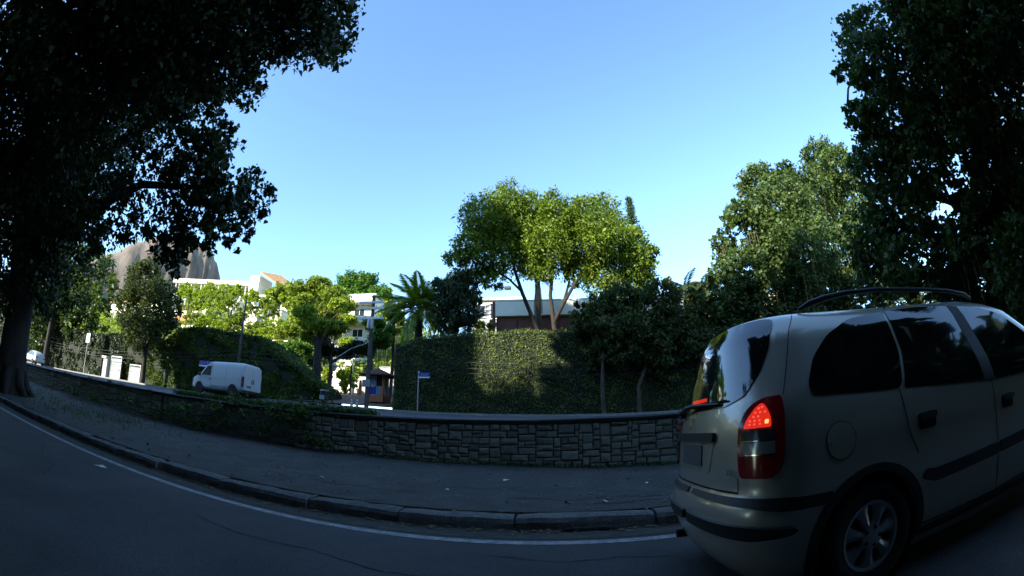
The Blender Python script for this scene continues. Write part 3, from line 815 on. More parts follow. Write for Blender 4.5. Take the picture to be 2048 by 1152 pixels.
def box_house(name, label, loc, blocks, wins, roofs=(), cat="house", wall_m="white_wall"):
    """blocks: (x0,x1,y0,y1,z0,z1,material); wins: (x0,x1,y,z0,z1,bars)"""
    r = thing(name, label, cat, loc)
    for b in blocks:
        mb = MB(); mb.box(*b[:6]); mb.build(b[7] if len(b) > 7 else "wall", M[b[6]], r)
    for w in wins: window(r, *w)
    for q in roofs:
        mb = MB(); mb.box(*q[:6]); mb.build("roof", M[q[6]], r)
    return r


# modern house behind the big tree
h = thing("flat_roofed_house", "low modern house behind the broad tree, white fascia over brown boards", "house", (0, 40, 0))
mb = MB(); mb.box(-5.75, 24, 0.6, 9, 3.2, 11.55); mb.build("wall", M["grey_wall"], h)
n = 15
for k in range(n):
    a, b = -5.7 + k * (29.6 / n), -5.7 + (k + 1) * (29.6 / n)
    mb = MB(); mb.box(a + .02, b - .02, 0.02 + .03 * (k % 2), 0.55, 8.6, 11.66, .02); mb.build("board", M["brown_wood"], h)
for k in range(8):
    a, b = -5.75 + k * 3.72, -5.75 + (k + 1) * 3.72
    mb = MB(); mb.box(a + .012, b - .012, -0.3, 0.55, 11.75, 13.12 - .012 * (k % 2), .03); mb.build("fascia_panel", M["white_wall"], h)
mb = MB(); mb.box(-5.72, 24, -.25, 9, 13.14, 13.3); mb.build("roof", M["concrete"], h)
mb = MB(); mb.box(-6.05, -5.78, -.25, .1, 4.5, 13.2); mb.build("corner_post", M["brown_wood"], h)

box_house("white_pavilion", "small pale pavilion with square windows left of the flat roofed house", (0, 48, 0),
          [(-9.6, -4.0, 0.1, 5, 4, 15.9, "grey_wall")],
          [(-9.35, -8.1, 0.07, 13.9, 15.4, 0), (-7.6, -6.3, 0.07, 13.7, 15.6, 1), (-5.9, -4.6, 0.07, 13.7, 15.6, 1)],
          [(-9.9, -3.6, -.25, 5.2, 15.9, 16.15, "white_wall")])
vent = thing("roof_vent", "small dark roof cowl on a thin pipe above the white pavilion", "vent", (-5.6, 48.6, 16.15))
mb = MB(); mb.tube([(0, 0, 0), (0, 0, 1.2)], .05, 6); mb.build("pipe", M["metal"], vent)
mb = MB(); mb.box(-.4, .4, -.3, .3, 1.2, 1.55, .06); mb.build("cowl", M["black_plastic"], vent)

# hilltop house: long flat roof on columns, white block, tiled wing
h = thing("hilltop_house", "long hilltop house with flat roof on thin columns and a white end block", "house", (0, 75, 0))
mb = MB()
mb.add([(-95, -.4, 31.0), (-66.0, -.4, 28.95), (-66.0, 8, 28.95), (-95, 8, 31.0), (-95, -.4, 32.1), (-66.0, -.4, 29.9), (-66.0, 8, 29.9), (-95, 8, 32.1)],
       [(0, 1, 2, 3), (4, 5, 6, 7), (0, 1, 5, 4), (1, 2, 6, 5), (2, 3, 7, 6), (3, 0, 4, 7)])
mb.build("roof", M["cream_wall"], h)
for k in range(22):
    x = -94 + k * 1.3
    zt = 31.0 - (x + 95) * 2.05 / 29
    mb = MB(); mb.box(x, x + .3, 0, .3, 25, zt - .003); mb.build("column", M["concrete"], h)
mb = MB(); mb.box(-94.5, -66.4, 3.5, 7.5, 24, 28.8); mb.build("wall", M["grey_wall"], h)
mb = MB(); mb.box(-66.0, -63.2, -1.0, 4, 24, 31.0); mb.build("end_block", M["white_wall"], h)
mb = MB()
for k in range(9):
    a = k / 9; b = (k + .92) / 9
    mb.add([(-63.2 + a * 6.5, -1 , 31.9 - a * 3.6), (-63.2 + b * 6.5, -1, 31.9 - b * 3.6), (-63.2 + b * 6.5 + 1.2, 5, 33.2 - b * 3.6), (-63.2 + a * 6.5 + 1.2, 5, 33.2 - a * 3.6),
            (-63.2 + a * 6.5, -1, 31.6 - a * 3.6), (-63.2 + b * 6.5, -1, 31.6 - b * 3.6), (-63.2 + b * 6.5 + 1.2, 5, 32.9 - b * 3.6), (-63.2 + a * 6.5 + 1.2, 5, 32.9 - a * 3.6)],
           [(0, 1, 2, 3), (4, 7, 6, 5), (0, 4, 5, 1), (1, 5, 6, 2), (2, 6, 7, 3), (3, 7, 4, 0)])
mb.build("tiled_roof", M["roof_tile"], h)
mb = MB(); mb.box(-63.15, -57.2, 1, 4, 24, 28.2); mb.build("wall", M["grey_wall"], h)

box_house("terraced_villa", "bright white terraced villa on the slope left of the lamp post", (0, 65, 0),
          [(-80, -71.5, 0, 6, 12, 20.0, "white_wall"), (-71.4, -61, 1, 8, 12, 22.3, "white_wall"), (-79, -60.5, -3, -.1, 12, 16.6, "white_wall", "terrace"), (-77.9, -73.2, -1.0, -.05, 18.0, 19.4, "terracotta", "balcony")],
          [(-70.5, -68.6, .96, 19.0, 21.0, 1), (-67.2, -65.3, .96, 19.0, 21.0, 1), (-63.8, -62.0, .96, 19.0, 21.0, 1), (-76.8, -74.6, -.04, 16.7, 17.9, 1), (-75, -73, -3.04, 13.4, 15.4, 1), (-70, -68, -3.04, 13.4, 15.4, 1)],
          [(-80.2, -71.3, -.3, 6.2, 20.0, 20.35, "cream_wall"), (-71.7, -60.8, .7, 8.2, 22.3, 22.7, "cream_wall")])
box_house("stepped_villa", "bright white stepped villa directly right of the lamp post", (0, 62, 0),
          [(-58, -46.5, 0, 7, 10, 19.4, "white_wall"), (-55, -47, 2.5, 8, 19.4, 22.8, "white_wall"), (-57, -44, -4, -.1, 9, 15.2, "cream_wall", "terrace")],
          [(-54.2, -52.4, 2.46, 20.2, 21.9, 1), (-50.6, -48.8, 2.46, 20.2, 21.9, 1), (-57, -55.2, -.04, 16.4, 18.2, 1), (-52, -50.2, -.04, 16.4, 18.2, 1)],
          [(-55.3, -46.7, 2.2, 8.2, 22.8, 23.1, "white_wall"), (-58.2, -46.3, -.3, 2.4, 19.4, 19.6, "white_wall")])
box_house("terracotta_wall_house", "low house with orange terracotta walls just above the ivy mound", (0, 44, 0),
          [(-38.5, -31.5, 0, 4, 5, 10.0, "terracotta")], [(-36.2, -35.2, -.04, 8.4, 9.5, 0), (-33.4, -32.4, -.04, 8.4, 9.5, 0)],
          [(-38.8, -31.2, -.4, 4.3, 10.0, 10.25, "cream_wall")])
h = box_house("balcony_block", "white apartment block with balconies behind the layered green tree", (0, 58, 0),
              [(-38, -26.6, 0, 8, 6, 20.2, "cream_wall")], [(-37 + 3.6 * i, -35.2 + 3.6 * i, -.04, 10.2 + 3.1 * k, 12.0 + 3.1 * k, 1) for i in range(3) for k in range(3)],
              [(-38.3, -26.3, -.3, 8.3, 20.2, 20.5, "concrete")])
for k in range(4):
    mb = MB(); mb.box(-31.8, -26.3, -1.6, -.05, 9.5 + 3.1 * k, 9.8 + 3.1 * k); f = mb.build("balcony", M["cream_wall"], h)
    mb = MB(); mb.box(-31.8, -26.3, -1.6, -1.5, 9.82 + 3.1 * k, 10.5 + 3.1 * k); mb.build("parapet", M["white_wall"], f)
for x, r in ((-110, 0), (-100, 1), (-90, 0)):
    box_house("slope_house", ["cream house high on the slope, left of the terraced villa", "white house hidden behind the thin pavement tree"][r] if x != -90 else "white house with an orange end wall beside the terraced villa", (x, 68, 0),
              [(-4.4, 4.4, 0, 6, 12, 23.5 - .6 * r, "cream_wall" if r == 0 else "white_wall")] + ([(3.0, 4.6, -.4, -.05, 15, 22.5, "terracotta", "end_wall")] if x == -90 else []),
              [(-3, -1.4, -.04, 19, 21, 1), (1, 2.6, -.04, 19, 21, 1)], [(-4.8, 4.8, -.4, 6.3, 23.5 - .6 * r, 23.9 - .6 * r, "roof_tile")])

# gate wall and its lamp at the head of the side street
h = thing("gate_wall", "sunlit white boundary wall at the head of the side street", "wall", (0, 44, 0))
for a, b, z in ((-28.5, -25.0, 6.4), (-24.9, -22.3, 8.2), (-18.9, -14.0, 7.4)):
    mb = MB(); mb.box(a, b, 0, .35, 3.5, z); f = mb.build("panel", M["white_wall"], h)
    mb = MB(); mb.box(a - .06, b + .06, -.06, .41, z, z + .14); mb.build("coping", M["concrete"], f)
mb = MB(); mb.box(-22.2, -18.95, .1, .25, 3.9, 6.4); mb.build("gate", M["concrete"], h)
lp = thing("street_lantern", "short lantern post in front of the sunlit white wall", "lamp", (-21.4, 38, z_hill(-21, 38)))
mb = MB(); mb.tube([(0, 0, 0), (0, 0, 2.3)], .05, 8); mb.build("post", M["pole"], lp)
mb = MB(); mb.lathe([(0, 2.3), (.28, 2.34), (.46, 2.75), (.42, 3.0), (.1, 3.1), (0, 3.12)], 12); mb.build("lantern", M["cream_wall"], lp, True)
br = thing("signpost", "thin dark post in front of the bright shrubs on the side street", "post", (-18.3, 36, z_hill(-18, 36)))
mb = MB(); mb.tube([(0, 0, 0), (0, 0, 2.9)], .07, 8); mb.build("post", M["bark"], br)
mb = MB(); mb.box(-.1, .1, -.1, .1, 0, .15); mb.build("foot", M["concrete"], br)
hy = thing("orange_barrier", "tall orange barrier post beside the white wall", "barrier", (-19.2, 40, z_hill(-19, 40)))
mb = MB(); mb.tube([(0, 0, 0), (0, 0, .9), (0, 0, 1.5)], [.2, .17, .13], 8); mb.build("post", M["orange"], hy)
mb = MB(); mb.box(-.26, .26, -.2, .2, 0, .12); mb.build("foot", M["terracotta"], hy)

# guard booth
g = thing("guard_booth", "small guard booth with dark tiled hip roof at the side street corner", "booth", (-12.55, 29.2, z_hill(-12.5, 29.2)))
mb = MB(); mb.box(-.62, .62, -.6, .9, .05, .55, .02); mb.build("base", M["terracotta"], g)
for sx in (-.62, .5):
    mb = MB(); mb.box(sx, sx + .14, -.62, -.5, .55, 1.95); mb.build("corner_post", M["orange"] if sx > 0 else M["brown_wood"], g)
for k, (a, b, c, d) in enumerate(((-.46, .02, .6, 1.15), (.06, .48, .6, 1.15), (-.46, .02, 1.2, 1.9), (.06, .48, 1.2, 1.9))):
    mb = MB(); mb.box(a, b, -.56, -.53, c, d, .008); mb.build("panel", [M["blue_sign"], M["gate_paint"], M["gate_paint"], M["glass_dark"]][k], g)
mb = MB(); mb.box(-.46, .46, .3, .8, .55, 1.93); mb.build("wall", M["grey_wall"], g)
mb = MB()
mb.add([(-1.15, -1.1, 1.93), (1.15, -1.1, 1.93), (1.15, 1.3, 1.93), (-1.15, 1.3, 1.93), (0, -.1, 2.5), (0, .3, 2.5), (-1.15, -1.1, 2.0), (1.15, -1.1, 2.0), (1.15, 1.3, 2.0), (-1.15, 1.3, 2.0)],
       [(0, 1, 2, 3), (0, 1, 7, 6), (1, 2, 8, 7), (2, 3, 9, 8), (3, 0, 6, 9), (6, 7, 4), (7, 8, 5, 4), (8, 9, 5), (9, 6, 4, 5)])
mb.build("roof", M["roof_dark"], g)

# ------------------------------------------------------------------ the rock mountain
prof_s = [(-300, 0), (-220, 80), (-130, 140), (-46, 190), (-20, 212), (10, 229), (45, 236), (85, 238), (100, 232), (112, 218), (121, 196), (130, 150), (138, 80), (146, 0)]
uu, vv = Vector((.558, .83, 0)), Vector((-.83, .558, 0))
rr = np.random.default_rng(2)
rows = []
for s_ in np.r_[np.linspace(-300, 60, 60), np.linspace(64, 146, 36)]:
    zt = np.interp(s_, [p[0] for p in prof_s], [p[1] for p in prof_s])
    row = []
    for d_ in np.linspace(-1, 1, 31):
        z_ = max(0, zt * (1 - abs(d_) ** 5)) + 1.6 * math.sin(s_ * .16) + .8 * math.sin(s_ * .41 + d_ * 3)
        k = 110 + 2.5 * math.sin(s_ * .21) + 2 * math.sin(s_ * .57 + 1) + rr.uniform(-1.5, 1.5)
        p = Vector((-595, 400, 0)) + uu * s_ + vv * (d_ * k)
        row.append((p.x, p.y, z_))
    rows.append(row)
mb = MB(); mb.grid(rows); tag(mb.build("rock_mountain", M["rock"], None, True, 80), kind="structure")
# ------------------------------------------------------------------ trees
def path(pts, r0, r1):
    n = len(pts)
    return [(*p, r0 + (r1 - r0) * i / (n - 1)) for i, p in enumerate(pts)]


def limb_to(p0, blob, r0, r1=0.04, sag=0.04, n=6):
    return path([tuple(v) for v in bent(p0, blob[:3], n, sag, 0.05)], r0, r1)


# the great ficus on the median at the left
A = TB["A"]
zb = z_med(-16.0, 5.7)
trA = [(-16.00, 5.70, zb - .2, .72), (-16.05, 5.70, zb + .35, .60), (-16.10, 5.70, zb + 1.2, .54), (-16.20, 5.70, 3.0, .5), (-16.15, 5.60, 4.8, .48), (-15.90, 5.40, 6.5, .5), (-15.60, 5.00, 8.5, .42), (-15.10, 4.40, 10.8, .3)]
lm_ = [path([(-16.15, 5.60, 3.0), (-15.60, 5.00, 4.3), (-14.90, 4.10, 6.2), (-14.30, 3.00, 8.6), (-13.70, 2.00, 11.0)], .42, .16),
       path([(-16.10, 5.60, 4.2), (-14.70, 5.80, 5.2), (-12.70, 6.00, 6.0), (-10.90, 6.40, 6.6), (-8.6, 7.0, 6.4)], .30, .06),
       path([(-15.90, 5.50, 6.0), (-13.70, 6.00, 8.0), (-11.10, 6.40, 9.4), (-8.0, 6.8, 9.9)], .30, .07),
       path([(-15.70, 5.20, 7.8), (-13.10, 5.50, 10.0), (-9.4, 6.2, 11.2), (-7.0, 6.1, 11.0)], .28, .07),
       path([(-16.10, 5.80, 4.6), (-17.30, 6.50, 6.5), (-18.30, 6.60, 8.8), (-19.10, 6.80, 11)], .32, .1)]
extra = [(-17.20, 7.10, 9.5, 2.2, .8), (-19.20, 6.60, 8.0, 2.2, .8), (-20.20, 5.60, 11, 2.6, .8), (-17.90, 7.80, 6.4, 1.6, .6), (-20.20, 7.40, 5.2, 1.6, .6), (-15.20, 7.10, 12.5, 2.6, .8), (-20.5, 5, 8, 2.2, .7)]
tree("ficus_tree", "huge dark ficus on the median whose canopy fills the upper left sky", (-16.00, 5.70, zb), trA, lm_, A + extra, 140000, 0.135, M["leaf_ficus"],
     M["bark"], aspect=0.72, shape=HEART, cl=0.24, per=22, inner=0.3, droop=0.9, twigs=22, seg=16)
# root buttresses and hanging roots belong to that tree's trunk
ro = bpy.data.objects["ficus_tree"]
for k in range(7):
    a = 2 * math.pi * k / 7 + .3
    mb = MB()
    mb.tube([(0.45 * math.cos(a), .45 * math.sin(a), .8), (.62 * math.cos(a), .62 * math.sin(a), .3), (1.0 * math.cos(a + .1), 1.0 * math.sin(a + .1), -.05)], [.16, .17, .07], 8)
    mb.build("root", M["bark"], ro, True, 60)

# the large ficus at the right
R = TB["RB"]
zb = z_med(19.2, 8.6)
trR = [(19.2, 8.6, zb - .2, .8), (19.2, 8.6, 1.4, .55), (19.1, 8.5, 3, .48), (18.7, 8.4, 5, .42), (18, 8.2, 7.5, .32), (17, 8.0, 10, .2)]
lm_ = [path([(19.1, 8.5, 2.6), (15.4, 9.6, 4.8), (12.0, 10.6, 6.4), (11.2, 11.2, 8.6)], .28, .07), path([(18.7, 8.4, 4.6), (15, 9.0, 6.4), (12.6, 9.4, 7.0), (11.6, 9.8, 9.5), (11.0, 10, 11)], .26, .07),
       path([(18.9, 8.4, 4.0), (17.0, 7.4, 5.6), (15.6, 6.2, 7.4)], .24, .07), path([(18.2, 8.2, 6.4), (15.5, 7.6, 7.6), (13.2, 7.4, 8.4), (12.6, 6.4, 10.4)], .22, .06)]
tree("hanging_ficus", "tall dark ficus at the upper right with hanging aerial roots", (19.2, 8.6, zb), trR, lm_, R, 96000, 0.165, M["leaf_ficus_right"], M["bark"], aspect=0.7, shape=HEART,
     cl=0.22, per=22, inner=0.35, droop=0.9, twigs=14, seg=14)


def hanging_roots(rootname, blobs, n, lmin, lmax, frac=1.0):
    ro = bpy.data.objects[rootname]
    b0 = ro.location
    mb = MB()
    for _ in range(n):
        b = random.choice(blobs)
        a = random.uniform(0, 6.28)
        r = b[3] * random.uniform(0.1, 0.9)
        p = Vector((b[0] + r * math.cos(a), b[1] + r * math.sin(a), b[2] - b[3] * .45)) - b0
        L = random.uniform(lmin, lmax)
        L = min(L, max(.3, p.z + b0.z - 1.4))
        w = random.uniform(.006, .018)
        mb.tube([p, p + Vector((random.uniform(-.08, .08), random.uniform(-.08, .08), -L * .5)), p + Vector((random.uniform(-.12, .12), random.uniform(-.12, .12), -L))], [w * 1.3, w, w * .6], 4)
    o = mb.build("aerial_roots", M["roots"], ro)
    o["kind"] = "stuff"


hanging_roots("hanging_ficus", [b for b in R if b[2] < 7.5], 110, .8, 2.6)

# the two-lobed fig behind the hedge, right of the broad tree
RMb = TB["RM"]
zb = z_hill(17, 27.5)
tree("clustered_fig", "sunlit topped fig tree left of the hanging ficus, roots trailing", (18, 27.3, zb),
     [(18, 27.3, zb - .2, .7), (18, 27.3, 5, .5), (17.8, 27.2, 9, .42), (17.2, 27, 13, .25)],
     [limb_to((17.9, 27.2, 8), b, .22) for b in RMb[0:12:2]], RMb, 80000, 0.23, M["leaf_ficus_right"], M["bark"], aspect=0.68, cl=0.2, per=24, inner=0.4, droop=0.8, twigs=8)
hanging_roots("clustered_fig", [b for b in RMb if b[2] < 15], 150, 1.5, 4.5)

# the broad tree behind the hedge
Cb = TB["C"]
zb = z_hill(-1, 30)
t1 = path([(-1.0, 30, zb - .3), (-1.2, 30, 5.5), (-1.35, 30, 8.0), (-2.4, 30, 10.8), (-2.95, 30, 12.6), (-3.4, 30.2, 15.5)], 0.212, 0.082)
lm_ = [path([(-0.5, 30.1, 5), (-.15, 30.1, 8.0), (-.4, 30.1, 10.6), (-.1, 30, 12.8), (-.6, 30, 15.8)], 0.201, 0.070),
       path([(-.2, 30.1, 8.6), (.5, 30, 9.9), (1.3, 29.9, 11.2), (2.0, 29.9, 12.2), (3.6, 29.8, 13.4)], 0.159, 0.059),
       path([(1.35, 29.9, 11.0), (1.3, 30, 12.4), (1.2, 30, 14.4), (1.6, 30, 16.6)], 0.100, 0.047),
       path([(.5, 30, 9.9), (1.0, 30.3, 11.6), (.5, 30.4, 13.2), (.4, 30.4, 15.6)], 0.107, 0.047),
       path([(-2.4, 30, 10.9), (-3.4, 29.8, 11.9), (-4.6, 29.6, 12.6), (-6, 29.5, 13.2)], 0.094, 0.035),
       path([(-.35, 30.1, 11.6), (-1.1, 30.3, 13.0), (-1.3, 30.4, 15)], 0.094, 0.041),
       path([(3.0, 29.8, 13.0), (4.6, 29.6, 13.2), (5.8, 29.6, 13.0)], 0.065, 0.030)]
tree("broad_tree", "broad domed tree behind the clipped hedge, right half lit yellow green", (-1.0, 30, zb), t1, lm_, Cb, 100000, 0.225, M["leaf_big"], M["bark_mid"], aspect=0.42,
     cl=0.29, per=22, inner=0.38, droop=0.75, twigs=16, seg=10)
mb = MB()
mg = TB["MG"]
zb = z_hill(-7, 28.5)
tree("dark_mango", "dark drooping tree between the coconut palm and the pale pavilion", (-6.9, 28.5, zb), [(-6.9, 28.5, zb, .22), (-6.9, 28.5, 6, .18), (-6.8, 28.5, 9, .1)],
     [limb_to((-6.9, 28.5, 7), b, .1) for b in mg[:4]], mg, 11000, 0.24, M["leaf_dark"], aspect=0.36, droop=1.1, cl=.24)

# pavement trees in front of the clipped hedge at the right
for nm, lab, tr, bl, nn in (
        ("pavement_tree", "bushy dark pavement tree before the hedge, left one of two, thin pale trunk", [(2.55, 25.0, 1.75, .13), (2.5, 25, 3.4, .11), (2.6, 25, 5, .09), (2.7, 25, 6.5, .06)], TB["E1"], 15000),
        ("pavement_tree", "bushy dark pavement tree before the hedge, right one nearest the car", [(4.6, 25.0, 1.7, .13), (4.6, 25, 3.4, .11), (5.4, 25.1, 5.2, .09), (6.3, 25.2, 6.8, .06)], TB["E2"], 16000)):
    tree(nm, lab, tr[0][:3], tr, [limb_to(tr[2][:3], b, .06, .02) for b in bl[:5]], bl, nn, 0.23, M["leaf_side"], M["bark_pale"], aspect=0.45, droop=.8, cl=.24, group="pavement trees before the hedge")
for nm, lab, x, bl, nn in (("garden_tree", "dark garden tree behind the hedge beside the car's rear window", 11, TB["E3"], 14000), ("garden_tree", "dark garden tree above the car's roof rail end", 20, TB["D1"], 12000),
                           ("garden_tree", "dark garden tree above the middle of the car roof", 33, TB["D2"], 13000), ("garden_tree", "dark garden tree at the far right edge above the car", 52, TB["D3"], 11000)):
    zb = z_hill(x, 27.6)
    tree(nm, lab, (x, 27.6, zb), [(x, 27.6, zb - .2, .3), (x, 27.6, 5, .25), (x, 27.6, 8, .15)], [limb_to((x, 27.6, 5.5), b, .12) for b in bl[:4]], bl, nn, 0.3, M["leaf_side"], aspect=.5, cl=.24, group="garden trees behind the hedge")

# left: trees over the boundary wall, the pavement tree
zb = z_hill(-54, 27.5)
tree("boundary_tree", "dark leaning tree over the creeper wall with one sunlit patch", (-54, 27.3, zb), [(-54, 27.3, zb, .4), (-54.2, 27.2, 6, .34), (-54.5, 27.2, 10, .2)], [limb_to((-54, 27.2, 6.5), b, .18) for b in TB["B"][:5]],
     TB["B"], 18000, 0.42, M["leaf_ficus_right"], cl=.22, aspect=.6)
zb = z_far(-56, 25) + .1
tree("boundary_tree", "dark upright trunk tree on the pavement beside the great ficus", (-56.5, 24.8, zb), [(-56.5, 24.8, zb, .45), (-56.5, 24.8, 6, .38), (-57, 25, 11, .2)], [], [(-57, 25, 11, 3.4), (-60, 25, 9, 3.2), (-63, 26, 12, 3.6), (-60, 24, 14, 3), (-67, 26, 8.5, 3.4)], 12000, 0.4, M["leaf_ficus"], cl=.22, aspect=.6)
tree("boundary_tree", "dark low tree behind the great ficus trunk at the left edge", (-84, 30, 2), [(-84, 30, 1, .4), (-84, 30, 8, .3)], [], TB["B2"], 9000, 0.6, M["leaf_ficus"], cl=.22, aspect=.6)
s0 = TB["S"]
zs = z_far(-33, 24) + .12
tree("slender_tree", "slender forked pavement tree between the service door and the ivy mound", (-33.2, 24.4, zs),
     [(-33.2, 24.4, zs, .3), (-33.15, 24.4, zs + .5, .24), (-33.2, 24.4, 3.6, .22), (-33.3, 24.4, 5.0, .2)],
     [path([(-33.3, 24.4, 4.6), (-34.2, 24.4, 6.4), (-35.2, 24.3, 8.6), (-35.6, 24.3, 10.6)], .16, .05), path([(-33.3, 24.4, 4.7), (-32.8, 24.4, 6.6), (-32.2, 24.4, 8.4)], .15, .05),
      path([(-33.5, 24.4, 5.4), (-34.3, 24.5, 7.6), (-34.0, 24.5, 9.4)], .1, .04)], s0, 15000, 0.27, M["leaf_side"], M["bark"], aspect=.55, cl=.25, inner=.3, twigs=6)

# trees of the hillside
def simple_tree(name, lab, bl, n, leaf, lm, bk=None, group=None, tr=True, aspect=.6, flat=1.0, x=None, y=None, r=.18, nl=4, inner=.4, cl=.25):
    a = np.array([b[:4] for b in bl])
    x = float(a[:, 0].mean()) if x is None else x
    y = float(a[:, 1].mean()) if y is None else y
    z0 = z_hill(x, y) - .1
    zt = float(a[:, 2].max())
    zm = float(a[:, 2].min())
    tp = [(x, y, z0, r), (x + .1, y, (z0 + zm) / 2, r * .85), (x, y, (zm + zt) / 2, r * .4)]
    tree(name, lab, (x, y, z0), tp, [limb_to((x, y, max(z0 + .3, z0 + (zm - z0) * .7)), b, r * .5, .03) for b in bl[:nl]], bl, n, leaf, lm, bk or M["bark_pale"], group, aspect=aspect, cl=cl, flat=flat, seg=7, inner=inner)


H1 = TB["H1"]
simple_tree("layered_tree", "tall layered yellow green tree on the slope, thin bare trunks below", H1, 26000, .34, M["leaf_hill"], flat=.55, nl=8, r=.22, inner=.3)
ro = bpy.data.objects["layered_tree"]
for dx, tx in ((-2.6, -2.2), (1.6, 2.2), (2.6, 3.3), (-.9, -.6)):
    mb = MB(); mb.tube([(dx * .5, 0, 0), (dx * .8, .1, 4), (tx, 0, 9.5)], [.16, .13, .06], 7); mb.build("trunk", M["bark_pale"], ro, True, 60)
H7 = TB["H7"]
simple_tree("slope_tree", "loose feathery tree before the balcony block, left of the leaning trunk", [H7[i] for i in (0, 1, 3, 7, 10, 9)], 11000, .27, M["leaf_hill"], flat=.6, r=.14, inner=.1, cl=.3)
simple_tree("slope_tree", "loose feathery tree before the balcony block, right of the leaning trunk", [H7[i] for i in (2, 4, 5, 6, 8)], 9000, .27, M["leaf_bright"], flat=.6, r=.14, inner=.1, cl=.3)
# scrub that covers the slope between the houses
n = 52000
sx, sy = RNG.uniform(-125, -14, n), RNG.uniform(45, 84, n)
kx = np.round(sx / 2.3) ; ky = np.round(sy / 2.3)
ph = np.sin(kx * 12.9898 + ky * 78.233) * 43758.5453
ph = ph - np.floor(ph)
sz = np.array([z_hill(a, b) for a, b in zip(sx, sy)]) + RNG.uniform(0, 1, n) * (0.4 + 2.6 * ph) + .3
tag(leaves("hillside_scrub", np.c_[sx, sy, sz], .6, M["leaf_hill"], None, .6, .4, tint=np.clip(ph * .6 + RNG.uniform(0, .4, n), 0, 1)), kind="stuff")
simple_tree("round_tree", "round bright green tree on the skyline right of the layered tree", TB["H2"], 22000, .36, M["leaf_round"], r=.3)
H3 = TB["H3"]
for k, (ix, lab) in enumerate((((0, 1, 2, 10), "flat spreading dark tree shading the side street entrance"), ((3, 4, 5, 6), "spreading green tree behind the utility pole"), ((7, 8, 9), "leafy green tree over the right end of the ivy mound"))):
    simple_tree("street_side_tree", lab, [H3[i] for i in ix], 8500, .24, M["leaf_round"] if k else M["leaf_dark"], flat=.6, r=.2, group="trees of the side street", y=35.0 if k != 2 else 36, inner=.2)
simple_tree("street_side_tree", "small leafy tree between the utility pole and the coconut palm", [H3[11]], 2600, .24, M["leaf_hill"], group="trees of the side street")
mb = None
tr_ = tree("bare_trunk_tree", "tree with dark leaning trunk at the right end of the ivy mound", (-20.0, 33.0, z_hill(-20, 33)), [(-20.0, 33, z_hill(-20, 33) - .1, .42), (-20.15, 33, 5.5, .36), (-20.3, 33, 8, .3), (-20.1, 33.4, 10, .16)],
           [path([(-20.25, 33, 7.2), (-21.6, 33, 9.4), (-22.6, 33, 11)], .18, .05), path([(-20.25, 33, 7.4), (-19, 33.1, 9.2), (-18, 33, 10)], .16, .05)], [(-20.6, 33, 9.4, 1.3), (-22.0, 33, 10.4, 1.2), (-18.6, 33, 9.2, 1.1), (-21.5, 33.4, 8.4, .9)], 7000, .24, M["leaf_hill"], M["bark"], flat=.6, inner=.2)
for k, b in enumerate(TB["H4"]):
    simple_tree("skyline_shrub", ["yellow green shrub below the far left columns of the hilltop house", "yellow green shrub under the left half of the hilltop roof", "tallest yellow green shrub under the middle of the hilltop roof", "small yellow green shrub near the right end of the hilltop columns", "loose yellow green shrub lower down left under the hilltop house", "loose yellow green shrub lower down right under the hilltop house", "yellow green shrub at the foot of the white end block", "yellow green shrub half hidden by the slender pavement tree"][k], [b, (b[0] + b[3] * .8, b[1], b[2] - b[3] * .5, b[3] * .7), (b[0] - b[3] * .7, b[1] - .5, b[2] - b[3] * .6, b[3] * .7)], 2600, .34, M["leaf_bright"], group="shrubs below the hilltop house", nl=1, r=.1)
for k, b in enumerate(TB["H5"]):
    simple_tree("villa_tree", ["bright green tree left of the layered tree, highest of four", "olive green tree touching the tiled wing of the hilltop house", "bright green tree merging with the layered tree crown", "olive green low tree over the stepped villa roof"][k], [b, (b[0] + b[3] * .6, b[1] + .5, b[2] - b[3] * .7, b[3] * .8)], 3200, .32, M["leaf_bright"] if k % 2 == 0 else M["leaf_hill"], group="trees beside the stepped villa", nl=1, r=.12)
for k, b in enumerate(TB["H6"]):
    simple_tree("slope_shrub", ["airy shrub just left of the lamp post against the terraced villa", "airy shrub right behind the lamp post shaft", "airy shrub before the stepped villa, left one", "airy shrub before the stepped villa, right one", "small shrub at the top edge of the ivy mound near the lamp post", "small shrub high on the terraced villa wall", "tiny bright shrub beside the orange balcony", "shrub at the right end of the terracotta walls", "shrub directly above the terracotta walls"][k], [b, (b[0] + b[3] * .7, b[1] + .2, b[2] - b[3] * .8, b[3] * .8), (b[0] - b[3] * .8, b[1] - .3, b[2] - b[3] * 1.1, b[3] * .9), (b[0] + b[3] * .2, b[1] - .3, b[2] - b[3] * 1.8, b[3])], 2600, .26, M["leaf_hill"] if k % 3 else M["leaf_bright"], group="shrubs before the white villas", nl=1, r=.06)
for k, b in enumerate(TB["H8"]):
    simple_tree("terrace_tree", ["pale green tree in front of the orange balcony", "loose tree at the middle of the terraced villa", "bushy tree high between terraced villa and hilltop house", "bright bushy tree just right of the lamp post top", "low tree before the villa terrace beside the lamp post", "low tree at the left villa terrace", "bright tree in front of the stepped villa roof", "bushy tree at the right corner of the stepped villa", "low bright tree at the foot of the stepped villa", "bright tree between the two villas near the skyline shrubs", "lowest bright tree at the left villa corner", "bright tree touching the layered tree's left side"][k],
                [b, (b[0] + b[3] * .8, b[1] + .3, b[2] - b[3] * .7, b[3] * .8), (b[0] - b[3] * .9, b[1], b[2] - b[3] * .9, b[3] * .8)], 1500, .28, M["leaf_bright"] if k % 3 else M["leaf_hill"], group="trees on the villa terraces", nl=1, r=.08, inner=.2, cl=.3)
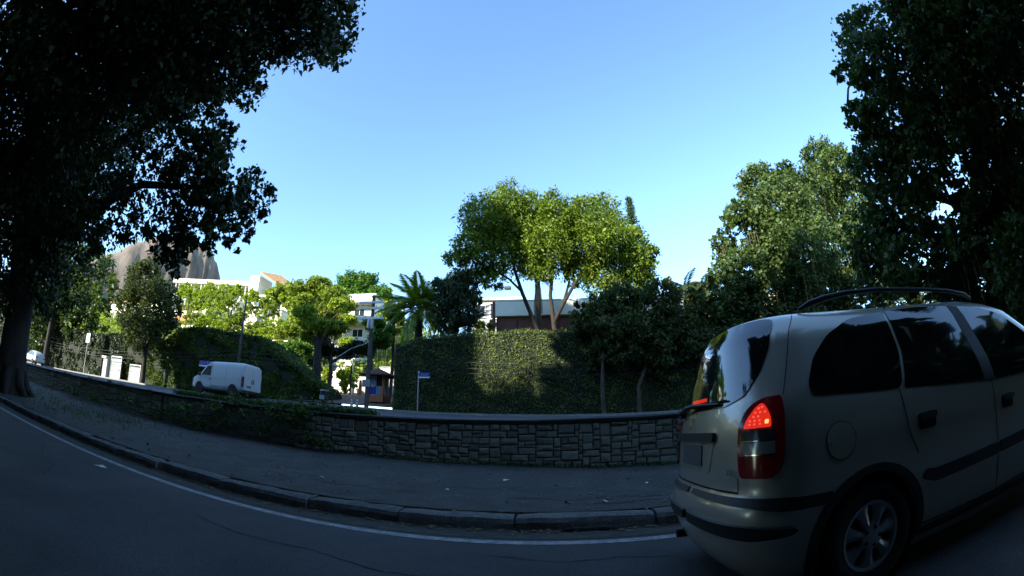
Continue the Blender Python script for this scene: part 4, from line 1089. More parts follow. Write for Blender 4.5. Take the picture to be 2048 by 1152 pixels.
for k, b in enumerate(TB["G"]):
    simple_tree("gate_shrub", ["large bright shrub in the middle of the sunlit white wall", "bright shrub right of the middle shrub on the gate wall", "small bright shrub low in the gate opening", "bright shrub behind the utility pole shaft", "bright shrub overhanging the left end of the gate wall", "small bright shrub below the lantern", "low bright shrub at the foot of the signpost"][k], [b, (b[0] + .1, b[1], b[2] - b[3] * .9, b[3] * .8)], 1000, .22, M["leaf_bright"], group="shrubs against the gate wall", nl=1, r=.05)
for k, b in enumerate(TB["Y"]):
    simple_tree("garden_shrub", ["yellowish shrub left of the coconut palm crown, upper one", "yellowish shrub left of the coconut palm crown, outer one", "yellowish shrub left of the coconut palm, lower one", "yellow orange shrub right of the coconut palm crown, upper one", "small yellow orange shrub right of the coconut palm", "yellowish shrub hidden behind the coconut palm trunk", "shrub above the hedge corner by the utility pole", "lit shrub above the hedge between the palm and the dark mango", "lit shrub above the hedge right beside the coconut trunk", "lit shrub above the hedge under the dark mango", "lit shrub above the hedge beneath the pale pavilion", "lit shrub above the hedge left of the brown boards"][k], [b, (b[0] - .2, b[1] + .2, b[2] - b[3] * .8, b[3] * .8)], 1300, .25, M["leaf_hill"] if k % 2 else M["leaf_bright"],
                group="garden shrubs behind the palms" if k < 6 else "garden shrubs above the hedge", nl=1, r=.05)
# conifer
cf = thing("conifer", "dark pointed conifer just right of the broad tree top", "tree", (10.1, 50, z_hill(10, 50)))
mb = MB(); mb.tube([(0, 0, 0), (0, 0, 12), (0.2, 0, 25.6)], [.4, .28, .04], 7); mb.build("trunk", M["bark"], cf, True)
Cc = []
for k in range(36):
    z = 14 + 11.6 * k / 36
    r = 2.3 * (1 - (z - 12) / 14.2) + .12
    for j in range(7):
        a = random.uniform(0, 6.28)
        for t in np.linspace(.15, 1, 9):
            Cc.append((r * t * math.cos(a), r * t * math.sin(a), z - .18 * r * t + random.uniform(-.1, .1)))
Cc = np.repeat(np.array(Cc), 3, 0) + RNG.normal(0, .12, (len(Cc) * 3, 3))
leaves("crown", Cc, .34, M["leaf_conifer"], cf, .3, .3)

# ------------------------------------------------------------------ palms
def frond_mesh(L, droop, n, w, m, lift=.4, fold=.5):
    mb = MB()
    pts = []
    for i in range(11):
        t = i / 10
        pts.append(Vector((L * t * (1 - .12 * t * droop), 0, L * (lift * t - droop * .62 * t * t))))
    V, tn = [], []
    mb.tube(pts, [.035 * (1 - .8 * i / 10) for i in range(11)], 4)
    for i in range(n):
        t = .12 + .88 * i / (n - 1)
        f = t * 10
        k = min(9, int(f))
        p = pts[k].lerp(pts[k + 1], f - k)
        d = (pts[k + 1] - pts[k]).normalized()
        l = w * (math.sin(math.pi * min(1, t * .9 + .12)) ** .6 + .12) * random.uniform(.85, 1.1)
        for s in (-1, 1):
            dr = Vector((d.x * .62, s * .75, d.z * .62 - fold * random.uniform(.5, 1.2))).normalized()
            q = p + dr * l
            wd = d * .030 * (1 + w)
            m1 = p + dr * l * .45
            k0 = len(mb.v)
            mb.v += [tuple(p), tuple(m1 + wd), tuple(q), tuple(m1 - wd)]
            mb.f.append((k0, k0 + 1, k0 + 2, k0 + 3))
    me = bpy.data.meshes.new("frond")
    me.from_pydata(mb.v, [], mb.f)
    a = me.attributes.new("tint", "FLOAT", "FACE")
    a.data.foreach_set("value", np.clip(RNG.normal(.5, .25, len(mb.f)), 0, 1).astype(np.float32))
    me.materials.append(m)
    return me


def palm(name, label, base, top, r, n, L, m, w=.55, trunk_m=None, group=None, up=0.9, low=-0.55, skirt=0, nl=26, lean=(0, 0)):
    root = thing(name, label, "palm", base, 0, group)
    h = Vector(top) - Vector(base)
    mb = MB()
    mb.tube([(0, 0, -.2), tuple(h * .5), tuple(h)], [r * 1.3, r, r * .8], 9)
    mb.build("trunk", trunk_m or M["bark_pale"], root, True, 60)
    vs = [frond_mesh(L * random.uniform(.9, 1.1), random.uniform(.9, 1.6), nl, w, m, .25) for _ in range(4)]
    for k in range(n):
        o = link("frond", random.choice(vs), root)
        o.location = h
        t = k / n
        o.rotation_euler = (random.uniform(-.25, .25), -(low + (up - low) * (1 - t) ** .8) , k * 2.4 + random.uniform(-.3, .3))
    if skirt:
        vd = [frond_mesh(L * .95, .3, nl, w * .9, M["leaf_palm_dead"], .1, 1.0) for _ in range(3)]
        for k in range(skirt):
            o = link("dead_frond", random.choice(vd), root)
            o.location = h - Vector((0, 0, .1 + .04 * k))
            o.rotation_euler = (0, 1.42 + random.uniform(-.12, .12), k * 2.4)
    return root


z0 = z_hill(-10.4, 31)
palm("coconut_palm", "large coconut palm behind the hedge corner, fronds catching the sun", (-10.4, 31, z0), (-10.3, 31, 10.0), .34, 30, 3.7, M["leaf_palm"], .95, up=1.3, low=-.6, nl=54)
palm("garden_palm", "dark feathery palm in front of the pale pavilion", (-6.1, 29.4, z_hill(-6, 29.4)), (-6.1, 29.4, 8.3), .16, 16, 2.6, M["leaf_palm_dark"], .6, up=1.2, low=-.5)
palm("skyline_palm", "dark arching palm right of the broad tree, nearest of the pair", (10.2, 32, z_hill(10, 32)), (10.2, 32, 11.3), .16, 18, 2.4, M["leaf_palm_dark"], .6, group="palms right of the broad tree", up=.85, low=-.55, nl=36)
palm("skyline_palm", "dark arching palm right of the broad tree, beside the clustered fig", (11.9, 32.5, z_hill(12, 32)), (11.9, 32.5, 11.6), .16, 18, 2.4, M["leaf_palm_dark"], .6, group="palms right of the broad tree", up=.85, low=-.55, nl=36)
palm("withered_palm", "palm with a skirt of withered brown fronds seen through the broad tree", (-1.65, 38.5, z_hill(-1.6, 38)), (-1.65, 38.5, 15.2), .3, 12, 3.2, M["leaf_palm_dark"], .5, skirt=26, up=1.2, low=0.0)
palm("slope_palm", "bright palm on the slope under the hilltop house", (-70, 60.5, z_hill(-70, 60)), (-70, 60.5, 22.2), .2, 14, 3.0, M["leaf_palm"], .6, group="palms on the slope")
palm("slope_palm", "bright palm beside the terraced villa wall", (-60.2, 58, z_hill(-60, 58)), (-60.2, 58, 20.8), .2, 14, 3.0, M["leaf_palm"], .6, group="palms on the slope")

# ------------------------------------------------------------------ weeds and grass along the wall and pavement
def tuft(C, n, spread, h, size, rng=RNG):
    idx = rng.integers(0, len(C), n)
    P = np.array(C)[idx] + np.c_[rng.normal(0, spread, n), rng.normal(0, spread * .5, n), np.abs(rng.normal(0, h, n))]
    return P


wp = [(-6.3, 9.75, 1.15), (-6.6, 9.8, .9), (-7.2, 9.75, 1.0), (-7.6, 9.7, .6), (-8.2, 9.7, .9), (-6.0, 9.7, .5), (-5.7, 9.65, .45), (-9.0, 9.7, .6), (-9.4, 9.7, 1.0), (-8.8, 9.9, 1.25), (-7.2, 10.1, 1.3), (-6.4, 10.1, 1.3), (-5.8, 10.2, 1.32),
      (-11, 9.7, .8), (-12.2, 9.6, .5), (-13.5, 9.6, .7), (-10.2, 9.7, .45), (-16, 9.4, .5), (-18, 9.4, .6)]
plants = [("wall_creeper", "green creeper spilling down the stone wall's broken left end", wp[:13], 2000, .24, .16, .10), ("wall_fern", "scattered weeds low on the overgrown wall nearer the great ficus", wp[13:], 1500, .35, .16, .10)]
for nm, lab, pts, n, sp, hh, sz in plants:
    P = tuft(pts, n, sp, hh, sz)
    P[:, 1] = np.minimum(P[:, 1], 10.3)
    o = leaves(nm, P, sz, M["weed"], None, .5, .2)
    tag(o, lab, "plant", kind="stuff")
gx = RNG.uniform(-12, -4.6, 5200)
P = np.c_[gx, RNG.uniform(10.15, 10.9, 5200), np.full(5200, 1.33) + RNG.uniform(0, .12, 5200)]
ax = np.c_[RNG.normal(0, .4, 5200), RNG.normal(0, .4, 5200), np.ones(5200)]
tag(leaves("verge_grass", P, .16, M["weed"], None, .14, 0, axis=ax), kind="stuff")
n = 5200
gx = np.concatenate([RNG.uniform(-5.5, 6, n // 2), RNG.normal(-16, 3, n // 4), RNG.normal(-12, 1.6, n // 4)])
gy = np.concatenate([9.86 - np.abs(RNG.normal(0, .10, n // 2)), RNG.normal(7.4, 1.0, n // 2)])
gz = np.array([z_med(a, b) for a, b in zip(gx, gy)]) + RNG.uniform(0, .07, len(gx))
ax = np.c_[RNG.normal(0, .5, len(gx)), RNG.normal(0, .5, len(gx)), np.ones(len(gx))]
tag(leaves("median_grass", np.c_[gx, gy, gz], .09, M["weed"], None, .16, 0, axis=ax), kind="stuff")
# fallen leaves and dirt on the pavement
n = 900
fx, fy = RNG.uniform(-10, 3, n), RNG.uniform(4.7, 9.8, n)
fz = np.array([z_med(a, b) for a, b in zip(fx, fy)]) + .015
ax = np.c_[RNG.normal(0, 1, n), RNG.normal(0, 1, n), RNG.normal(0, .1, n)]
tag(leaves("fallen_leaves", np.c_[fx, fy, fz], .055, M["fallen_leaf"], None, .6, 0, axis=ax, up=4), kind="stuff")
n = 500
fx, fy = RNG.uniform(-10, 3, n), 4.56 - np.abs(RNG.normal(0, .09, n))
ax = np.c_[RNG.normal(0, 1, n), RNG.normal(0, 1, n), RNG.normal(0, .1, n)]
tag(leaves("gutter_litter", np.c_[fx, fy, np.full(n, .02)], .05, M["fallen_leaf"], None, .6, 0, axis=ax, up=4), kind="stuff")
simple_tree("verge_bush", "low yellow green bush at the foot of the leaning trunk", [(-17.3, 27.2, 2.75, .45), (-16.8, 27.3, 2.7, .42), (-17.9, 27.3, 2.7, .4)], 2200, .16, M["leaf_hill"], nl=1, r=.05)
# ------------------------------------------------------------------ the silver estate car
CAR = thing("family_car", "silver beige compact people carrier, brake light lit, close at right", "car", (0.858, 2.84, 0))
WT = [(.12, .74), (.2, .80), (.3, .84), (.5, .865), (.7, .871), (.9, .866), (1.05, .846), (1.15, .818), (1.3, .748), (1.5, .655), (1.58, .60), (1.625, .53), (1.65, .43), (1.668, .25)]
RT = [(.12, .16), (.2, .07), (.3, .01), (.40, -.02), (.5, -.03), (.57, -.025), (.62, .0), (.66, .02), (.75, .02), (.9, .03), (1.0, .04), (1.1, .065), (1.15, .085), (1.25, .11), (1.4, .15), (1.5, .175), (1.58, .21), (1.625, .24), (1.65, .28), (1.668, .37)]
FT = [(.12, 4.15), (.2, 4.25), (.35, 4.31), (.55, 4.32), (.7, 4.28), (.82, 4.2), (.9, 4.02), (.98, 3.8), (1.04, 3.58), (1.1, 3.46), (1.3, 3.17), (1.5, 2.90), (1.58, 2.72), (1.625, 2.55), (1.65, 2.4), (1.668, 2.2)]
NE = 2.65


def tab(T, h): return float(np.interp(h, [a for a, b in T], [b for a, b in T]))


def capA(h): return 0.38 if h < 1.5 else 0.38 + (h - 1.5) * 0.5


def capB(h): return float(np.interp(h, [.9, 1.1, 1.5, 1.6], [1.1, .34, .32, .5]))


def cpos(q, h):
    """outline: q 0 (rear middle) .. pi/2 (end of the rounded rear corner), then metres forward along the side"""
    W, r0, a = tab(WT, h), tab(RT, h), capA(h)
    sg = 1 if q >= 0 else -1
    q = abs(q)
    if q <= math.pi / 2:
        s = r0 + a * (1 - max(0, math.cos(q)) ** (2 / NE))
        w = W * max(0, math.sin(q)) ** (2 / NE)
    else:
        s = r0 + a + (q - math.pi / 2)
        w = W
        f0 = tab(FT, h)
        b = capB(h)
        if s > f0 - b:
            w = W * max(0, 1 - ((s - (f0 - b)) / b) ** 2.6) ** (1 / 2.6) if s < f0 else 0
    return Vector((s, -w * sg, h))


def q_of_s(s, h):
    r0, a = tab(RT, h), capA(h)
    if s >= r0 + a: return math.pi / 2 + s - r0 - a
    c = max(0, 1 - (s - r0) / a)
    return math.acos(min(1, c ** (NE / 2)))


def q_of_w(w, h):
    W = tab(WT, h)
    return math.copysign(math.asin(min(1, (abs(w) / W) ** (NE / 2))), w)


def cnorm(q, h):
    e = 0.012
    du = cpos(q + e, h) - cpos(q - e, h)
    dv = cpos(q, min(1.66, h + e)) - cpos(q, h - e)
    n = du.cross(dv).normalized()
    c = cpos(q, h) - Vector((2.1, 0, .7))
    return n if n.dot(c) > 0 else -n


def S_side(s, h, off=0.0):
    q = q_of_s(s, h)
    return cpos(q, h) + cnorm(q, h) * off


def S_left(s, h, off=0.0):
    p = S_side(s, h, off)
    return Vector((p.x, -p.y, p.z))


def S_rear(w, h, off=0.0):
    q = q_of_w(w, h)
    if abs(q) < .02: q = .02 if q >= 0 else -.02
    return cpos(q, h) + cnorm(q, h) * off


def S_cap(q, h, off=0.0): return cpos(q, h) + cnorm(q, h) * off
def S_capl(q, h, off=0.0):
    p = S_cap(q, h, off)
    return Vector((p.x, -p.y, p.z))


def rounded(poly, r, n=5):
    out = []
    N = len(poly)
    for i in range(N):
        p0, p, p1 = Vector(poly[i - 1]), Vector(poly[i]), Vector(poly[(i + 1) % N])
        a, b = p0 - p, p1 - p
        rr = min(r, a.length * .45, b.length * .45)
        A, B = p + a.normalized() * rr, p + b.normalized() * rr
        for k in range(n + 1):
            t = k / n
            out.append(tuple(A * (1 - t) ** 2 + p * 2 * t * (1 - t) + B * t * t))
    return out


def patch(name, poly, mapper, m, parent, off=.004, g=.05, depth=.012, smooth=True):
    """a plate that follows the body surface, with its own rim"""
    poly = [tuple(p) for p in poly]
    B = []
    N = len(poly)
    for i in range(N):
        p, q = Vector(poly[i]), Vector(poly[(i + 1) % N])
        k = max(1, int((q - p).length / g))
        for j in range(k): B.append(p.lerp(q, j / k))
    vs = [Vector(b) for b in B]
    edges = [(i, (i + 1) % len(B)) for i in range(len(B))]
    x0, x1 = min(p.x for p in B), max(p.x for p in B)
    y0, y1 = min(p.y for p in B), max(p.y for p in B)
    P = np.array([tuple(b) for b in B])
    Q = np.roll(P, -1, 0)
    for u in np.arange(x0 + g * .5, x1, g):
        for v in np.arange(y0 + g * .5, y1, g):
            c = ((P[:, 1] > v) != (Q[:, 1] > v)) & (u < (Q[:, 0] - P[:, 0]) * (v - P[:, 1]) / (Q[:, 1] - P[:, 1] + 1e-12) + P[:, 0])
            if c.sum() % 2:
                d = np.min(np.hypot(P[:, 0] - u, P[:, 1] - v))
                if d > g * .35: vs.append(Vector((u, v)))
    V, E_, F_, *_ = delaunay_2d_cdt(vs, edges, [], 1, 1e-6)
    mb = MB()
    top = [mapper(v.x, v.y, off) for v in V]
    mb.v = [tuple(t) for t in top]
    mb.f = [tuple(f) for f in F_]
    cnt = {}
    for f in F_:
        for i in range(len(f)):
            e = (f[i], f[(i + 1) % len(f)])
            cnt[tuple(sorted(e))] = cnt.get(tuple(sorted(e)), 0) + 1
    low = {}
    for (a, b), c in cnt.items():
        if c == 1:
            for i in (a, b):
                if i not in low:
                    low[i] = len(mb.v)
                    mb.v.append(tuple(mapper(V[i].x, V[i].y, off - depth)))
            mb.f.append((a, b, low[b], low[a]))
    return mb.build(name, m, parent, smooth, 50)


def strip(name, pts, width, mapper, m, parent, off=.0015):
    mb = MB()
    P = []
    for (a, b) in zip(pts[:-1], pts[1:]):
        a, b = Vector(a), Vector(b)
        k = max(1, int((b - a).length / .04))
        P += [a.lerp(b, i / k) for i in range(k)]
    P.append(Vector(pts[-1]))
    L, Rr = [], []
    for i, p in enumerate(P):
        d = (P[min(i + 1, len(P) - 1)] - P[max(0, i - 1)]).normalized()
        n = Vector((-d.y, d.x)) * width / 2
        L.append(mapper(p.x + n.x, p.y + n.y, off)); Rr.append(mapper(p.x - n.x, p.y - n.y, off))
    mb.grid([L, Rr])
    return mb.build(name, m, parent, True)


# body shell with wheel openings cut out
hs_ = [.13, .17, .21, .26, .32, .38, .43, .48, .53, .57, .60, .63, .66, .70, .76, .82, .88, .94, 1.0, 1.05, 1.10, 1.15, 1.20, 1.26, 1.32, 1.38, 1.44, 1.49, 1.53, 1.57, 1.60, 1.625, 1.64, 1.655, 1.668]
rows = []
for h_ in hs_:
    half = []
    r0, a, f0 = tab(RT, h_), capA(h_), tab(FT, h_)
    for i in range(19): half.append(cpos(math.pi / 2 * i / 18, h_))
    n_ = 44
    for i in range(1, n_ + 1):
        t = i / n_
        s = r0 + a + (f0 - r0 - a) * (1 - (1 - t) ** 1.25)
        half.append(cpos(math.pi / 2 + s - r0 - a, h_) if i < n_ else Vector((f0, 0, h_)))
    ring = [tuple(p) for p in half] + [(p.x, -p.y, p.z) for p in half[-2:0:-1]]
    rows.append(ring + [ring[0]])
mb = MB()
mb.grid(rows)
R_ = len(rows[0])
top = rows[-1]
# gentle roof crown
k0 = len(mb.v)
cx = sum(p[0] for p in top) / R_
half_n = (R_ - 1) // 2
cen = []
for i in range(half_n + 1):
    cen.append((top[i][0], 0, 1.676 if 0 < i < half_n else 1.668))
ids = []
base_ = (len(rows) - 1) * R_
for i, c in enumerate(cen):
    if i in (0, half_n): ids.append(base_ + i)
    else:
        ids.append(len(mb.v)); mb.v.append(c)
for i in range(half_n):
    a, b = base_ + i, base_ + i + 1
    f = [a, b] + ([ids[i + 1]] if ids[i + 1] != b else []) + ([ids[i]] if ids[i] != a else [])
    mb.f.append(tuple(dict.fromkeys(f)))
    a, b = base_ + (R_ - 1 - i), base_ + (R_ - 2 - i)
    f = [a if i else base_, b, ids[i + 1], ids[i]]
    f = tuple(dict.fromkeys(f))
    if len(f) >= 3: mb.f.append(f)
mb.f.append(tuple(reversed(range(R_ - 1))))
me = bpy.data.meshes.new("body")
me.from_pydata(mb.v, [], mb.f)
bm = bmesh.new(); bm.from_mesh(me)
bmesh.ops.remove_doubles(bm, verts=bm.verts, dist=1e-4)
bmesh.ops.recalc_face_normals(bm, faces=bm.faces)
for f in bm.faces: f.smooth = True
bm.to_mesh(me); bm.free()
body = link("body", me, CAR, M["car_paint"])
cut = MB()
for s in (.80, 3.49):
    for sg in (-1, 1):
        cut.lathe([(0, .60 * sg), (.365, .60 * sg), (.365, 1.2 * sg), (0, 1.2 * sg)], 40, "y", (s, 0, .31))
cme = cut.mesh("arch_cut")
bmx = bmesh.new(); bmx.from_mesh(cme); bmesh.ops.remove_doubles(bmx, verts=bmx.verts, dist=1e-5); bmesh.ops.recalc_face_normals(bmx, faces=bmx.faces); bmx.to_mesh(cme); bmx.free()
co = link("arch_cut", cme)
md = body.modifiers.new("arches", "BOOLEAN")
md.operation = "DIFFERENCE"; md.object = co; md.solver = "EXACT"
bpy.context.view_layer.update()
co.parent = CAR
co.matrix_parent_inverse = Matrix.Identity(4)
bpy.context.view_layer.update()
dg = bpy.context.evaluated_depsgraph_get()
nm_ = bpy.data.meshes.new_from_object(body.evaluated_get(dg))
body.modifiers.clear()
body.data = nm_
bpy.data.objects.remove(co)
bm = bmesh.new(); bm.from_mesh(nm_)
for e in bm.edges:
    if len(e.link_faces) == 2 and e.calc_face_angle(0) > math.radians(38): e.smooth = False
bm.to_mesh(nm_); bm.free()
# wheel-well liners
for s in (.80, 3.49):
    for sg in (-1, 1):
        mb = MB(); mb.lathe([(0, .605 * sg), (.36, .605 * sg), (.362, .84 * sg)], 32, "y", (s, 0, .31)); mb.build("wheel_liner", M["gap"], CAR)

for sg, SM, CM in ((1, S_side, S_cap), (-1, S_left, S_capl)):
    # side glass: quarter, rear door, front door; black pillars between
    q = rounded([(.435, 1.125), (.43, 1.19), (.52, 1.33), (.68, 1.455), (.90, 1.545), (1.225, 1.578), (1.185, 1.30), (1.085, 1.085)], .05)
    patch("quarter_window", q, SM, M["car_glass"], CAR, .005)
    patch("rear_door_window", rounded([(1.11, 1.083), (1.21, 1.30), (1.255, 1.58), (1.6, 1.592), (1.94, 1.575), (1.93, 1.35), (1.945, 1.012)], .02), SM, M["car_glass"], CAR, .005)
    patch("pillar", [(1.95, 1.012), (1.935, 1.35), (1.945, 1.575), (2.05, 1.56), (2.07, 1.35), (2.09, 1.002)], SM, M["black_plastic"], CAR, .006)
    patch("front_door_window", rounded([(2.095, 1.002), (2.075, 1.35), (2.06, 1.57), (2.35, 1.53), (2.58, 1.46), (2.80, 1.30), (2.98, 1.13), (3.08, 1.03), (3.06, .97)], .03), SM, M["car_glass"], CAR, .005)
    # seams
    strip("seam", [(1.42, 1.655), (1.37, 1.63), (1.36, 1.51), (1.31, 1.39), (1.20, 1.17), (1.19, 1.15)], .010, CM, M["gap"], CAR, .003)
    for pl in ([(1.36, 1.64), (1.29, 1.60)], [(1.06, 1.085), (1.075, .95), (1.09, .84), (1.16, .70)], [(1.36, 1.64), (1.8, 1.642), (2.2, 1.618)],
               [(2.04, 1.0), (2.04, .7), (2.06, .28)], [(3.12, .98), (3.14, .7), (3.12, .3)], [(1.2, .27), (2.06, .26), (3.1, .28)]):
        strip("seam", pl, .009, SM, M["gap"], CAR, .0025)
    # protective moulding along the flank
    patch("side_moulding", rounded([(1.20, .545), (1.24, .60), (1.32, .585), (2.05, .59), (2.05, .515), (1.30, .51)], .02), SM, M["black_plastic"], CAR, .016, depth=.02)
    patch("side_moulding", rounded([(2.07, .515), (2.07, .59), (3.06, .60), (3.06, .52)], .02), SM, M["black_plastic"], CAR, .016, depth=.02)
    # arch lips
    for s in (.80, 3.49):
        pl = []
        for k in range(25):
            a = math.radians(-18 + 216 * k / 24)
            pl.append((s + .366 * math.cos(a), .31 + .366 * math.sin(a)))
        for k in range(25):
            a = math.radians(198 - 216 * k / 24)
            x_ = s + .425 * math.cos(a); z_ = .31 + .405 * math.sin(a)
            pl.append((x_, max(.17, z_)))
        patch("arch_lip", pl, SM, M["black_plastic"], CAR, .012, .05, .016)
    # door handles
    for s, h_ in ((1.265, .875), (2.225, .835)):
        hd = patch("door_handle", rounded([(s - .09, h_ - .045), (s - .09, h_ + .045), (s + .08, h_ + .045), (s + .075, h_ - .05)], .03), SM, M["gap"], CAR, .003, .03)
        o = patch("grip", rounded([(s - .08, h_ + .005), (s - .08, h_ + .04), (s + .07, h_ + .04), (s + .07, h_ + .01)], .015), SM, M["black_plastic"], hd, .026, .02, .02)
    # sill
    patch("sill_trim", [(1.22, .20), (1.22, .25), (3.08, .25), (3.08, .20)], SM, M["black_plastic"], CAR, .008)
    # tail lamp wrapping the corner: housing with lit, clear and dark red lenses
    qa = lambda w, h: q_of_w(w, h)
    qs = lambda s, h: q_of_s(s, h)
    pl = [(.68, .742), (.65, .86), (.65, .95), (.66, 1.02), (.71, 1.08), (.81, 1.125), (.95, 1.148), (1.18, 1.15), (1.235, 1.05), (1.245, .95), (1.235, .84), (1.19, .775), (1.07, .742)]
    tl = patch("tail_lamp", rounded(pl, .05), CM, M["lens_red"], CAR, .010, .04, .016)
    patch("brake_lens", rounded([(.725, .998), (.76, 1.045), (.86, 1.10), (.94, 1.122), (1.0, 1.10), (1.06, 1.05), (1.085, .998)], .03), CM, M["lens_lit"], tl, .014, .03)
    patch("bulb", rounded([(1.0, 1.015), (1.0, 1.035), (1.045, 1.035), (1.045, 1.015)], .008), CM, M["lens_hot"], tl, .0165, .02)
    for i_, (qq, hh) in enumerate([(.90, 1.09), (.94, 1.095), (.86, 1.07), (.92, 1.07), (.98, 1.07), (.84, 1.05), (.90, 1.05), (.80, 1.03), (.86, 1.03), (.92, 1.03), (.80, 1.012), (.86, 1.012), (.93, 1.012)]):
        patch("bulb", [(qq, hh), (qq, hh + .008), (qq + .02, hh + .008), (qq + .02, hh)], CM, M["lens_spark"], tl, .0165, .02)
    patch("clear_lens", [(.70, .868), (.70, .928), (1.125, .928), (1.125, .868)], CM, M["lens_clear"], tl, .014, .03)
    patch("clear_lens", [(.70, .938), (.70, .988), (1.125, .988), (1.125, .938)], CM, M["lens_grey"], tl, .014, .03)
    patch("lens_rib", [(.70, .930), (.70, .936), (1.125, .936), (1.125, .930)], CM, M["chrome"], tl, .016, .03)
    patch("lens_rib", [(.70, .860), (.70, .866), (1.125, .866), (1.125, .860)], CM, M["chrome"], tl, .016, .03)
    # bumper moulding round the corner
    patch("bumper_moulding", rounded([(.02, .425), (.02, .49), (qs(.1, .5), .50), (qs(.27, .5), .49), (qs(.30, .48), .475), (qs(.27, .45), .455), (qs(.1, .43), .425)], .02), CM, M["black_plastic"], CAR, .026, .05, .03)
    # upper bumper trim running from the tailgate to the wheel arch
    patch("upper_trim", [(.02, .60), (.02, .635), (qs(.1, .62), .638), (qs(.22, .62), .642), (qs(.50, .62), .63), (qs(.52, .62), .57), (qs(.22, .6), .575), (qs(.1, .6), .59)], CM, M["black_plastic"], CAR, .012, .05, .02)
    strip("seam", [(.65, .742), (.65, .66)], .009, CM, M["gap"], CAR, .003)
    # roof rail
    mb = MB()
    rp = [(.62, .50, 1.655), (.70, .515, 1.685), (.82, .525, 1.712), (1.0, .535, 1.735), (1.3, .54, 1.745), (1.8, .535, 1.728), (2.1, .525, 1.71), (2.35, .505, 1.68), (2.46, .49, 1.645)]
    mb.tube([(a, -b * sg, c) for a, b, c in rp], [.010, .02, .021, .017, .015, .015, .017, .018, .010], 8)
    mb.build("roof_rail", M["black_plastic"], CAR, True, 70)
    # mirror
    mb = MB()
    mb.lathe([(0, -.06), (.07, -.05), (.10, -.01), (.095, .03), (.0, .04)], 14, "x", (3.02, -(.97) * sg, 1.06))
    mb.build("mirror", M["car_paint"], CAR, True, 50)
    mb = MB(); mb.tube([(3.04, -.84 * sg, 1.02), (3.02, -.93 * sg, 1.04)], .03, 8); mb.build("mirror_arm", M["black_plastic"], CAR)
    # headlamp
    patch("headlamp", rounded([(qs(3.72, .72), .68), (qs(3.66, .8), .80), (qs(3.95, .82), .82), (qs(4.14, .75), .76), (qs(4.18, .7), .68)], .05), CM, M["lens_clear"], CAR, .008)

# fuel flap on the right side
fl = patch("fuel_flap", [(.575 + .095 * math.cos(t), .875 + .095 * math.sin(t)) for t in np.linspace(0, 2 * math.pi, 28)[:-1]], S_side, M["car_paint"], CAR, .0035, .03, .006)
strip("seam", [(.575 + .099 * math.cos(t), .875 + .099 * math.sin(t)) for t in np.linspace(0, 2 * math.pi, 33)], .004, S_side, M["gap"], fl, .0022)
patch("lock", [(.50 + .014 * math.cos(t), .872 + .014 * math.sin(t)) for t in np.linspace(0, 2 * math.pi, 13)[:-1]], S_side, M["chrome"], fl, .007, .02)
# tailgate: rear screen, plate recess, badge, seams, wiper, stop lamp
hw = [(.39, 1.13), (.68, 1.178), (.90, 1.30), (1.06, 1.44), (1.11, 1.59), (.95, 1.612), (.5, 1.622)]
hw = [(-q_, h_) for q_, h_ in hw] + [(q_, h_) for q_, h_ in reversed(hw)]
glass = patch("rear_window", rounded(hw, .06), S_cap, M["rear_glass"], CAR, .006, .05)
patch("stop_lamp", rounded([(-.20, 1.185), (.10, 1.185), (.10, 1.207), (-.20, 1.207)], .006), S_rear, M["lens_lit"], glass, .011, .03)
strip("seam", [(-.60, .66), (.60, .66)], .012, S_rear, M["gap"], CAR, .003)
patch("handle_bar", rounded([(-.44, .935), (.34, .935), (.35, .99), (-.45, .99)], .02), S_rear, M["black_plastic"], CAR, .022, .05, .024)
rec = patch("plate_recess", rounded([(-.37, .75), (.28, .75), (.33, .935), (-.42, .935)], .03), S_rear, M["car_paint"], CAR, .004, .05)
patch("licence_plate", rounded([(-.26, .785), (.16, .785), (.16, .915), (-.26, .915)], .012), S_rear, M["plate"], rec, .012, .05)
# round chrome emblem with a bar
t_ = np.linspace(0, 2 * math.pi, 29)
strip("emblem", [(-.12 + .055 * math.cos(t), 1.075 + .055 * math.sin(t)) for t in t_], .013, S_rear, M["chrome"], CAR, .012)
strip("emblem", [(-.18, 1.075), (-.06, 1.075)], .012, S_rear, M["chrome"], CAR, .011)
# small model figure badge "2.0"
cu = bpy.data.curves.new("badge_text", "FONT")
cu.body = "2.0"; cu.size = .05; cu.extrude = .002
bt = link("badge_text", cu, CAR)
cu.materials.append(M["chrome"])
bpy.context.view_layer.update()
tm_ = bpy.data.meshes.new_from_object(bt.evaluated_get(bpy.context.evaluated_depsgraph_get()))
bpy.data.objects.remove(bt)
bt = link("badge_text", tm_, CAR)
pb = S_rear(.50, .755, .008)
nb = cnorm(q_of_w(.50, .75), .75)
xa = Vector((0, -1, 0)); xa = (xa - nb * xa.dot(nb)).normalized()
bt.matrix_local = Matrix.Translation(pb) @ Matrix((xa, nb.cross(xa), nb)).transposed().to_4x4()
# wiper
pv = S_rear(-.40, 1.115, .03)
wp_ = MB(); wp_.lathe([(0, -.02), (.035, -.02), (.03, .025), (0, .03)], 12, "x", tuple(pv)); wd = wp_.build("wiper", M["black_plastic"], CAR, True)
mb = MB(); mb.tube([S_rear(-.40, 1.115, .045), S_rear(-.22, 1.15, .05), S_rear(-.05, 1.162, .045), S_rear(.34, 1.15, .022)], [.016, .015, .013, .007], 6); mb.build("arm", M["black_plastic"], wd, True)
mb = MB(); mb.tube([S_rear(-.2, 1.16, .018), S_rear(.1, 1.163, .018), S_rear(.42, 1.165, .018)], [.008, .011, .006], 5); mb.build("blade", M["rubber"], wd)
